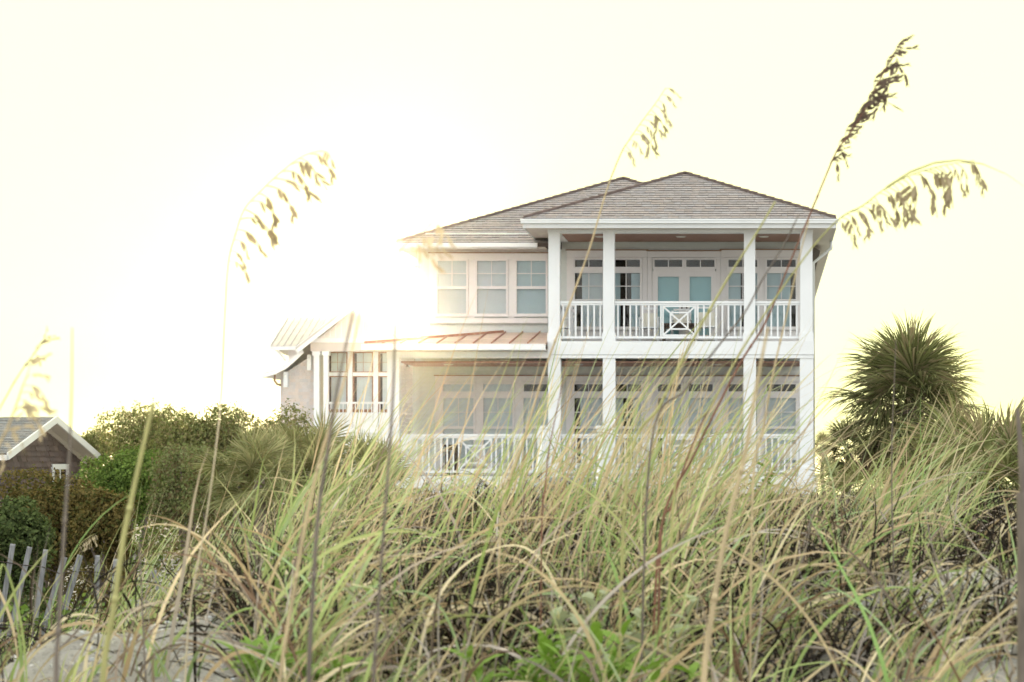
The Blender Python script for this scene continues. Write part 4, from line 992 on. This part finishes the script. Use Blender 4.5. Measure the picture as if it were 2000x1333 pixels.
def tussocks(n_cl, xr, yr, per, hscale, seed, wscale=1.0, lean=0.5, green=0.6, short=1.0, dens=True, tall=4.5):
    rs = np.random.default_rng(seed); out = []
    cx = rs.uniform(*xr, n_cl*3); cyy = rs.uniform(*yr, n_cl*3)
    keep = (cx > -0.37*cyy-0.45) & (cx < 0.135*cyy+0.40)
    if dens: keep &= rs.random(len(cx)) < density(cx, cyy)
    cx, cyy = cx[keep][:n_cl], cyy[keep][:n_cl]
    for x, y in zip(cx, cyy):
        n = int(per*rs.uniform(0.5, 1.5))
        hh = np.interp(x/y*9.0, HX, HH)*hscale*rs.uniform(0.75, 1.15)*np.interp(y, [4.5, 6.5, 8.5], [0.62, 0.78, 1.0])
        rad = rs.uniform(0.03, 0.10)
        a = rs.uniform(0, 2*np.pi, n); rr = rad*np.sqrt(rs.random(n))
        bxy = np.stack([x+rr*np.cos(a), y+rr*np.sin(a)], 1)
        base = np.concatenate([bxy, (ground_z(bxy[:, 0], bxy[:, 1])-0.02)[:, None]], 1)
        L = hh*(0.20+0.20*rs.random(n)+0.80*rs.random(n)**tall)*short
        g = rs.random(n) < green
        # wind from the left: mostly towards +x, some in every direction
        wind = rs.random(n) < 0.68
        az = np.where(wind, rs.normal(-0.05, 0.55, n), rs.uniform(0, 2*np.pi, n))
        th0 = np.abs(rs.normal(0.10, 0.12, n))+np.where(g, 0.02, 0.1)+lean*0.25
        th1 = th0+np.where(g, np.abs(rs.normal(0.75, 0.5, n)), np.abs(rs.normal(1.55, 0.65, n)))
        th1 = np.minimum(th1, 2.9)
        wd = wscale*rs.uniform(0.005, 0.0125, n)
        pick = rs.random(n)
        base_c = np.where(g[:, None], GRN[rs.integers(0, len(GRN), n)], np.where((pick < 0.68)[:, None], STR[rs.integers(0, len(STR), n)], GRY[rs.integers(0, len(GRY), n)]))
        base_c = base_c*rs.uniform(0.75, 1.2, n)[:, None]
        tip = np.where((rs.random(n) < 0.6)[:, None], STR[rs.integers(0, len(STR), n)], base_c)
        tip = 0.5*tip+0.5*base_c
        out.append(blades(n, base, L, az, th0, th1, wd, base_c, tip, rs.uniform(-1.5, 1.5, n)))
    return out
parts = tussocks(270, (-4.6, 1.7), (6.4, 11.5), 30, 0.95, 101, green=0.52)
parts += tussocks(190, (-3.0, 1.3), (4.0, 6.6), 24, 0.95, 102, 1.0, 0.6, 0.52)
def leaning(n, xr, yr, seed, lo, hi, green=0.6):
    rs = np.random.default_rng(seed); x = rs.uniform(*xr, n); y = rs.uniform(*yr, n)
    base = np.stack([x, y, ground_z(x, y)-0.02], 1); g_ = rs.random(n) < green
    c = np.where(g_[:, None], GRN[rs.integers(0, len(GRN), n)], STR[rs.integers(0, len(STR), n)])*rs.uniform(0.8, 1.2, n)[:, None]
    th0 = rs.normal(0.30, 0.12, n); th1 = th0+np.abs(rs.normal(0.45, 0.35, n))
    return blades(n, base, rs.uniform(lo, hi, n), rs.normal(0.0, 0.35, n), th0, th1, rs.uniform(0.004, 0.009, n), c, 0.6*c+0.4*STR[rs.integers(0, 4, n)], rs.uniform(0.5, 1.5, n)*rs.choice([-1, 1], n), K=10)
def arching(n, xr, yr, seed):
    rs = np.random.default_rng(seed); x = rs.uniform(*xr, n*3); y = rs.uniform(*yr, n*3)
    k = (x > -0.36*y-0.2) & (x < 0.13*y+0.2) & (rs.random(n*3) < density(x, y)); x, y = x[k][:n], y[k][:n]; n = len(x)
    base = np.stack([x, y, ground_z(x, y)], 1); p = rs.random(n)
    c = np.where((p < 0.30)[:, None], GRN[rs.integers(0, len(GRN), n)], np.where((p < 0.85)[:, None], STR[rs.integers(0, len(STR), n)], GRY[rs.integers(0, 3, n)]*1.2))*rs.uniform(0.85, 1.15, n)[:, None]
    th0 = np.abs(rs.normal(0.25, 0.2, n)); th1 = th0+np.abs(rs.normal(1.7, 0.55, n))
    az = np.where(rs.random(n) < 0.6, rs.normal(0, 0.8, n), rs.uniform(0, 6.28, n))
    return blades(n, base, rs.uniform(0.28, 0.68, n), az, th0, np.minimum(th1, 2.9), rs.uniform(0.005, 0.011, n), c, c, rs.uniform(0.3, 1.5, n)*rs.choice([-1, 1], n), K=12, power=1.1)
arch_ = arching(850, (-3.6, 1.3), (4.5, 9.5), 150)
parts += [leaning(210, (-1.15, -0.3), (6.4, 9.0), 140, 0.55, 1.08, 0.45), leaning(100, (-0.6, -0.1), (6.0, 8.8), 141, 0.5, 1.0, 0.45), leaning(190, (-2.4, -1.6), (8.2, 10.0), 142, 0.55, 1.05, 0.65), leaning(110, (0.25, 0.65), (8.2, 9.6), 143, 0.4, 0.85, 0.6), leaning(120, (-3.0, -2.3), (8.8, 10.0), 144, 0.5, 0.98, 0.65), leaning(30, (-0.2, 0.1), (6.5, 9), 145, 0.4, 0.7, 0.4), leaning(60, (-1.6, -1.1), (8, 10), 146, 0.35, 0.6, 0.5)]
parts += tussocks(140, (-6.5, 2.6), (11.5, 19), 26, 0.72, 103, 1.2, 0.5, 0.5)
V, Q, C = merge(parts+[arch_])
go = link('dune_grass', fast_mesh('dune_grass', V, Q, M['grass'], C)); tag(go, 'tangled green and straw coloured dune grass bending to the right', 'grass', kind='stuff')
def thatch_and_shade(n, xr, yr, seed, lo, hi, lmin, lmax, zmax, bare):
    rs = np.random.default_rng(seed)
    x = rs.uniform(*xr, n*3); y = rs.uniform(*yr, n*3)
    k = (x > -0.37*y-0.4) & (x < 0.135*y+0.4) & (rs.random(n*3) < bare+(1-bare)*density(x, y))
    x, y = x[k][:n], y[k][:n]; n = len(x)
    base = np.stack([x, y, ground_z(x, y)+rs.uniform(-0.02, zmax, n)], 1)
    L = rs.uniform(lmin, lmax, n); th0 = rs.uniform(0.1, 1.3, n); th1 = th0+rs.normal(0.9, 0.9, n)
    c = GRY[rs.integers(0, 4, n)]*rs.uniform(lo, hi, n)[:, None]
    return blades(n, base, L, rs.uniform(0, 6.28, n), th0, th1, rs.uniform(0.003, 0.009, n), c, c, rs.uniform(-1.5, 1.5, n), K=6)
V, Q, C = merge([thatch_and_shade(24000, (-4.5, 1.6), (5.0, 11.5), 111, 0.03, 0.13, 0.10, 0.33, 0.07, 0.03), thatch_and_shade(3500, (-4.5, 1.6), (4.0, 11), 112, 0.5, 1.1, 0.12, 0.36, 0.14, 0.12)])  # near black blades paint the shade between tussocks; the second set is plain litter
go = link('dead_grass_and_shade', fast_mesh('dead_grass_and_shade', V, Q, M['grass'], C)); tag(go, 'dead grass litter matted on the dune, mostly near black to paint the gap shade', 'grass', kind='stuff')

# weeds behind the fence
def weed_patch(name, label, x0, x1, y0, y1, n, size, cols, seed, hmax=0.25):
    rs = np.random.default_rng(seed); x = rs.uniform(x0, x1, n); y = rs.uniform(y0, y1, n)
    hh = hmax*(0.5+0.5*np.sin(x*5+y*3))*(0.6+0.4*np.sin(x*11-y*4))
    P = np.stack([x, y, ground_z(x, y)+np.abs(hh)*rs.random(n)+0.01], 1)
    d = rs.normal(size=(n, 3)); d[:, 2] = np.abs(d[:, 2])+0.3; d /= np.linalg.norm(d, axis=1)[:, None]
    t = np.cross(d, rs.normal(size=(n, 3))); t /= np.linalg.norm(t, axis=1)[:, None]; b = np.cross(d, t)
    L = size*rs.uniform(0.5, 1.4, n)[:, None]
    V = np.stack([P-t*L*.5, P+b*L*.28, P+t*L*.5, P-b*L*.28], 1).reshape(-1, 3); cols = np.array(cols)
    C = np.repeat(cols[rs.integers(0, len(cols), n)]*rs.uniform(.7, 1.25, n)[:, None], 4, 0)
    o = link(name, fast_mesh(name, V, np.arange(4*n).reshape(n, 4), M['leaf'], C)); tag(o, label, 'weeds', kind='stuff')
weed_patch('ground_weeds', 'low bright green weeds along the sand fence', -6.0, -3.2, 12.6, 18.5, 14000, 0.06, [(0.17, 0.27, 0.05), (0.22, 0.30, 0.07), (0.12, 0.19, 0.05)], 120, 0.42)

# shell bits on the sand
rs = np.random.default_rng(130); n = 26000
x = rs.uniform(-4.2, 1.4, n); y = rs.uniform(4.8, 12, n); k = (1-density(x, y))+0.04 > rs.random(n); x, y = x[k], y[k]; n = len(x)
P = np.stack([x, y, ground_z(x, y)+0.002], 1); r_ = (0.0015+0.011*rs.random(n)**3)[:, None]
d = rs.normal(size=(n, 3)); d[:, 2] = np.abs(d[:, 2])+0.6; d /= np.linalg.norm(d, axis=1)[:, None]
t_ = np.cross(d, rs.normal(size=(n, 3))); t_ /= np.linalg.norm(t_, axis=1)[:, None]; b_ = np.cross(d, t_)
V = np.stack([P-t_*r_, P+b_*r_*.7, P+t_*r_, P-b_*r_*.7, P+d*r_*.7], 1).reshape(-1, 3)
i0 = np.arange(n)*5
Q = np.concatenate([np.stack([i0+a, i0+b, i0+4], 1) for a, b in ((0, 1), (1, 2), (2, 3), (3, 0))])
C = np.repeat(np.array([(0.62, 0.60, 0.56), (0.5, 0.52, 0.55), (0.25, 0.22, 0.2), (0.55, 0.45, 0.36)])[rs.integers(0, 4, n)], 5, 0)
so = link('shell_fragments', fast_mesh('shell_fragments', V, Q, M['shell'], C)); tag(so, 'crushed shell bits scattered on the bare sand', 'shells', kind='stuff')

# ------------------------------------------------------------------ sea oats and single stalks
def catmull(P, n=6):
    P = [Vector(p) for p in P]; out = []
    for i in range(len(P)-1):
        a, b, c, d = P[max(i-1, 0)], P[i], P[i+1], P[min(i+2, len(P)-1)]
        for k in range(n):
            t = k/n; out.append(0.5*((2*b)+(c-a)*t+(2*a-5*b+4*c-d)*t*t+(3*b-a-3*c+d)*t*t*t))
    return out+[P[-1]]
def spikelet_mesh(seed, mat_, big=1.0):
    """a drooping branchlet hung with flat, saw edged spikelets; hangs from the origin along +X, drooping to -Z"""
    rs = random.Random(seed); m = MB(); n = rs.randint(4, 6); pts = []
    for i in range(8):
        s = i/7; pts.append(Vector((0.070*s, 0.006*math.sin(3*s), 0.012*math.sin(2.5*s)-0.055*s*s))*big)
    m.tube(pts, [0.0009*big]*8, 4)
    for k in range(n):
        s = 0.25+0.75*(k+0.5)/n; p = pts[min(7, int(s*7))]; a = rs.uniform(-1.5, -0.4)
        d = Vector((math.cos(a), rs.uniform(-.4, .4), math.sin(a))).normalized(); sd = d.cross(Vector((rs.uniform(-.3, .3), 1, rs.uniform(-.3, .3)))).normalized(); L = big*rs.uniform(0.018, 0.030); w_ = L*0.18
        q = 5; rows = []
        for j in range(q+1):
            f = j/q; ww = w_*math.sin(math.pi*min(1, 0.12+0.88*f))**0.7*(1.0 if j % 2 else 0.72)
            if j == q: ww = 0.0005
            rows.append((p+d*L*f-sd*ww, p+d*L*f+sd*ww))
        for j in range(q): m.quad(rows[j][0], rows[j][1], rows[j+1][1], rows[j+1][0])
    return m.mesh('spikelet_branch', mat_)
SPK = {k: [spikelet_mesh(s, M[k]) for s in (1, 2, 3, 4)] for k in ('seed', 'seeddark', 'seedpale')}
def to_ground(pts, Y):
    x = pts[-1][0]+(pts[-1][0]-pts[-2][0])*0.3; return pts+[(x, Y, min(float(ground_z(x, Y)), pts[-1][2])-0.04)]
def stalk(name, label, cat, px, Y, r0, r1, mat_, group, head=None, smat='seed', nb=16, dirs=(-20, 40), hs=1.0, seed=1, leaves=0, ywob=0.0, dirs2=(10, 60), flip=0.0):
    """px: photo points from tip to base; head: how much of the upper stem carries spikelets"""
    rs = random.Random(seed)
    P = to_ground([(wx(u, Y), Y+ywob*i, wz(v, Y)) for i, (u, v) in enumerate(px)], Y+ywob*len(px))
    C = catmull(P, 7); n = len(C)
    b = C[-1]; t = thing(name, label, cat, (b.x, b.y, b.z), group)
    MB().tube(C, [r1+(r0-r1)*i/(n-1) for i in range(n)], 7).part('stem', M[mat_], t, True)
    for f in (0.45, 0.7, 0.88):
        p = C[int(f*(n-1))]; q = C[min(n-1, int(f*(n-1))+1)]; d = (q-p).normalized(); rr = (r1+(r0-r1)*f)*1.35
        MB().tube([p-d*0.006, p, p+d*0.006], [rr*.8, rr, rr*.8], 7).part('node', M[mat_], t, True)
    for k in range(leaves):
        p = C[int((0.3+0.5*k/max(1, leaves))*(n-1))]; a = rs.uniform(-0.6, 0.4); L = rs.uniform(0.2, 0.35); m = MB(); prev = None
        for j in range(7):
            s = j/6; c = p+Vector((math.cos(a)*L*s, 0.05*s, L*(0.75*s-0.75*s*s))); wv = Vector((0, 0.3, 1)).normalized()*0.004*(1-s*0.95)
            if prev: m.quad(prev[0], prev[1], c+wv, c-wv)
            prev = (c-wv, c+wv)
        m.part('leaf_blade', M[mat_], t)
    if head:
        L = sum((C[i+1]-C[i]).length for i in range(n-1)); acc = 0; H_ = []
        for i in range(n-1):
            d = (C[i+1]-C[i]).length
            H_.append((acc, C[i], C[i+1]-C[i])); acc += d
        for k in range(nb):
            s = head*(k+0.3)/nb
            a, p, d = [h for h in H_ if h[0] <= s][-1]; p = p+d.normalized()*(s-a)
            f = math.sin(math.pi*(0.12+0.80*(k+0.5)/nb)); sca = hs*(0.45+0.75*f)*rs.uniform(0.8, 1.2)
            o = link('spikelet_branch', rs.choice(SPK[smat]), t, p)
            o.rotation_euler = Euler((rs.uniform(-.9, .9), R(rs.uniform(*(dirs if rs.random() < 0.72 else dirs2))), rs.uniform(-.5, .5)+(math.pi if rs.random() < flip else 0))); o.scale = (sca,)*3
    return t
GO, GS = 'sea oats with seed heads against the sky', 'bare grass stalks in the foreground'
stalk('sea_oat', 'dark upright sea oat seed head, highest at the upper right', 'sea oat', [(1757, 88), (1722, 150), (1690, 212), (1655, 268), (1632, 300), (1590, 400), (1540, 520), (1495, 630), (1440, 720), (1355, 890), (1290, 1040)], 5.2, 0.0032, 0.001, 'stemred', GO, 0.33, 'seeddark', 40, (-80, -45), 0.8, 1, dirs2=(0, 75))
stalk('sea_oat', 'sea oat seed head nodding to the right beyond the right roof corner', 'sea oat', [(1903, 314), (1850, 322), (1790, 338), (1730, 368), (1685, 402), (1637, 430), (1570, 505), (1470, 650), (1390, 790), (1320, 930)], 4.9, 0.0028, 0.0006, 'stemgreen', GO, 0.34, 'seed', 28, (10, 62), 1.05, 2, 1)
stalk('sea_oat', 'sea oat seed head arching in the open sky left of the house', 'sea oat', [(630, 294), (590, 306), (545, 340), (505, 378), (476, 412), (458, 465), (446, 515), (438, 640), (430, 800), (405, 1000), (370, 1200)], 4.6, 0.002, 0.0008, 'stempale', GO, 0.33, 'seed', 15, (-5, 28), 0.95, 3, dirs2=(-5, 40))
stalk('sea_oat', 'slender sea oat seed head in the sky above the front roof', 'sea oat', [(1300, 172), (1282, 200), (1255, 236), (1228, 275), (1213, 300), (1185, 372), (1150, 490), (1110, 600), (1065, 720), (1020, 870), (980, 1010)], 5.6, 0.0034, 0.0007, 'stemtan', GO, 0.20, 'seedpale', 13, (0, 45), 0.85, 4)
stalk('sea_oat', 'blurred pale seed head hanging at the left corner of the upper roof', 'sea oat', [(848, 428), (828, 452), (800, 470), (784, 488), (776, 515), (772, 640), (766, 800), (752, 1000), (738, 1200), (730, 1333)], 3.4, 0.0028, 0.0008, 'stemgrey', GO, 0.085, 'seedpale', 9, (10, 80), 0.62, 5)
stalk('sea_oat', 'thick blurred seed head at the left edge above the dark house', 'sea oat', [(58, 722), (44, 756), (30, 796), (14, 838), (-6, 880), (-40, 980), (-70, 1100)], 3.2, 0.003, 0.0008, 'stemtan', GO, 0.13, 'seedpale', 12, (-70, 20), 0.55, 6)
stalk('sea_oat', 'thin faint seed head leaning at the far left edge', 'sea oat', [(90, 660), (68, 690), (44, 722), (15, 770), (-30, 860), (-60, 980)], 4.0, 0.0018, 0.0006, 'stemgrey', GO, 0.075, 'seed', 7, (-75, -30), 0.4, 7)
stalk('sea_oat', 'small yellow seed head among the grass above the sand fence', 'sea oat', [(184, 1044), (172, 1050), (158, 1062), (150, 1078), (120, 1120), (85, 1170), (60, 1240)], 8.5, 0.002, 0.0008, 'stemgreen', GO, 0.075, 'seedpale', 12, (10, 60), 0.5, 8)
for i, a in enumerate([
    ('thick blurred grey stalk rising before the dark shingled house', [(141, 640), (140, 760), (136, 880), (128, 1000), (120, 1130), (113, 1250), (110, 1345)], 3.0, 0.0058, 0.0012, 'stemgrey'),
    ('thick green and yellow stalk at the left with sheathed tip', [(300, 788), (285, 850), (268, 925), (255, 985), (240, 1060), (222, 1190), (200, 1345)], 3.3, 0.0066, 0.004, 'stemgreen'),
    ('long yellow stalk crossing the fan palmettos', [(705, 600), (684, 700), (655, 800), (624, 900), (600, 1010), (575, 1150), (546, 1345)], 3.6, 0.0052, 0.0018, 'stemtan'),
    ('tall grey stalk just right of the long yellow stalk', [(690, 610), (672, 690), (655, 780), (640, 880), (622, 1000), (612, 1150), (603, 1345)], 3.2, 0.0055, 0.0022, 'stemgrey'),
    ('thick straw stalk in front of the lower right porch', [(1500, 640), (1488, 700), (1475, 770), (1452, 900), (1420, 1030), (1392, 1190), (1374, 1345)], 3.4, 0.0078, 0.0026, 'stemtan'),
    ('yellow green stalk slanting across the upper porch railing', [(1514, 394), (1478, 455), (1430, 530), (1392, 595), (1345, 680), (1290, 790), (1225, 930)], 4.8, 0.0052, 0.0025, 'stemgreen'),
    ('grey leaning stalk over the right bay of the upper porch', [(1560, 420), (1530, 480), (1490, 545), (1455, 610), (1400, 680), (1340, 760), (1270, 880)], 4.6, 0.0036, 0.0018, 'stemgrey'),
    ('red brown stalk before the lower right porch columns', [(1430, 720), (1395, 780), (1360, 850), (1330, 930), (1310, 990), (1290, 1060)], 5.0, 0.0040, 0.0018, 'stemred'),
    ('red brown stem left of the stair newel posts', [(1108, 700), (1090, 790), (1072, 880), (1065, 950), (1058, 1030)], 5.4, 0.0032, 0.0014, 'stemred'),
    ('pale tall stalk before the crown of the cabbage palm', [(1750, 665), (1746, 760), (1742, 860), (1742, 980), (1745, 1100)], 5.8, 0.0034, 0.0012, 'stemgrey'),
    ('brown twig stalk on the bare sand slope at lower left', [(272, 1060), (276, 1140), (280, 1230), (285, 1345)], 4.4, 0.0034, 0.0018, 'stemgrey'),
    ('straw stalk leaning over the right end of the upper railing', [(1580, 430), (1562, 500), (1540, 600), (1512, 720), (1490, 840), (1470, 960)], 5.0, 0.0042, 0.0018, 'stemtan'),
]):
    stalk('grass_stalk', a[0], 'grass stalk', a[1], a[2], a[3]*0.72, a[4]*0.72, a[5], GS, seed=50+i)

# ------------------------------------------------------------------ broad leaved plants among the grass
def leaf_mesh(L, Wd, mat_, name='leaf', fold=0.25):
    m = MB(); n = 6; rows = []
    for j in range(n+1):
        s = j/n; w_ = Wd*math.sin(math.pi*min(1, 0.06+0.94*s))**0.8*(0.5 if s < 0.02 else 1); z = L*(0.25*s-0.38*s*s)
        rows.append(((-w_/2, L*s, z+fold*w_/2), (0, L*s, z), (w_/2, L*s, z+fold*w_/2)))
    for a, b in zip(rows, rows[1:]): m.quad(a[0], a[1], b[1], b[0]); m.quad(a[1], a[2], b[2], b[1])
    return m.mesh(name, mat_, smooth=True)
def leafy_plant(label, u, v, Y, n_st, hgt, per, me, spread, seed, stem='stemgreen'):
    rs = random.Random(seed); x0, z0 = wx(u, Y), wz(v, Y); g0 = float(ground_z(x0, Y))
    t = thing('leafy_plant', label, 'plant', (x0, Y, g0), 'broad leaved plants among the grass')
    for k in range(n_st):
        bx_, by_ = x0+rs.uniform(-spread, spread), Y+rs.uniform(-spread, spread)*0.6; gz_ = float(ground_z(bx_, by_))
        h = max(0.06, (z0-gz_))*rs.uniform(0.7, 1.15)+hgt*rs.uniform(0.3, 1); lx, ly = rs.uniform(-.06, .10), rs.uniform(-.06, .05)
        pts = [Vector((bx_+lx*s*s, by_+ly*s*s, gz_-0.02+(h+0.02)*s)) for s in (0, .35, .7, 1)]
        MB().tube(pts, [0.004, 0.0035, 0.0025, 0.0015], 5).part('stem', M[stem], t, True)
        for j in range(per):
            s = 0.35+0.65*(j+rs.random())/per; p = Vector((bx_+lx*s*s, by_+ly*s*s, gz_+h*s))
            o = link('leaf', rs.choice(me), t, p); o.rotation_euler = (Matrix.Rotation(j*2.4+rs.uniform(-.4, .4), 3, 'Z') @ Matrix.Rotation(rs.uniform(0.05, 1.0), 3, 'X') @ Matrix.Rotation(rs.uniform(-.5, .5), 3, 'Y')).to_euler(); o.scale = (rs.uniform(.7, 1.15),)*3
herb = [leaf_mesh(0.075, 0.020, M['herb']), leaf_mesh(0.06, 0.018, M['herb'])]
vine = [leaf_mesh(0.046, 0.032, M['vine']), leaf_mesh(0.036, 0.027, M['vine'])]
leafy_plant('bright green leafy plant at the bottom, right of the centre', 1075, 1285, 4.6, 14, 0.06, 13, herb, 0.12, 61)
leafy_plant('bright green low plant at the bottom edge left of the centre', 575, 1340, 4.6, 14, 0.01, 12, herb, 0.10, 62)
leafy_plant('pale leaved vine among the straw at the lower centre', 1195, 1215, 5.0, 12, 0.05, 9, vine, 0.11, 63)
leafy_plant('fresh green sprouts at the bottom right of the centre', 1300, 1325, 4.6, 6, 0.03, 8, herb, 0.06, 64)
leafy_plant('yellow green leafy sprig before the lower right porch', 1490, 930, 8.4, 4, 0.05, 7, [leaf_mesh(0.06, 0.03, M['herb'])], 0.06, 65)

# ------------------------------------------------------------------ air
hb = MB(); hb.box(-1700, 1700, -90, 4200, -4.0, 10.2)  # haze volume added to give the flare glow round the low sun
hm = bpy.data.materials.new('haze'); hm.use_nodes = True
n_ = hm.node_tree; n_.nodes.remove(n_.nodes['Principled BSDF'])
pv = n_.nodes.new('ShaderNodeVolumePrincipled'); pv.inputs['Color'].default_value = (1.0, 0.93, 0.74, 1)
pv.inputs['Density'].default_value = 0.000085; pv.inputs['Anisotropy'].default_value = 0.95
n_.links.new(pv.outputs[0], n_.nodes['Material Output'].inputs['Volume'])
ho = hb.part('haze', hm); tag(ho, 'thin haze added for the flare glow around the low sun', 'haze', kind='stuff')
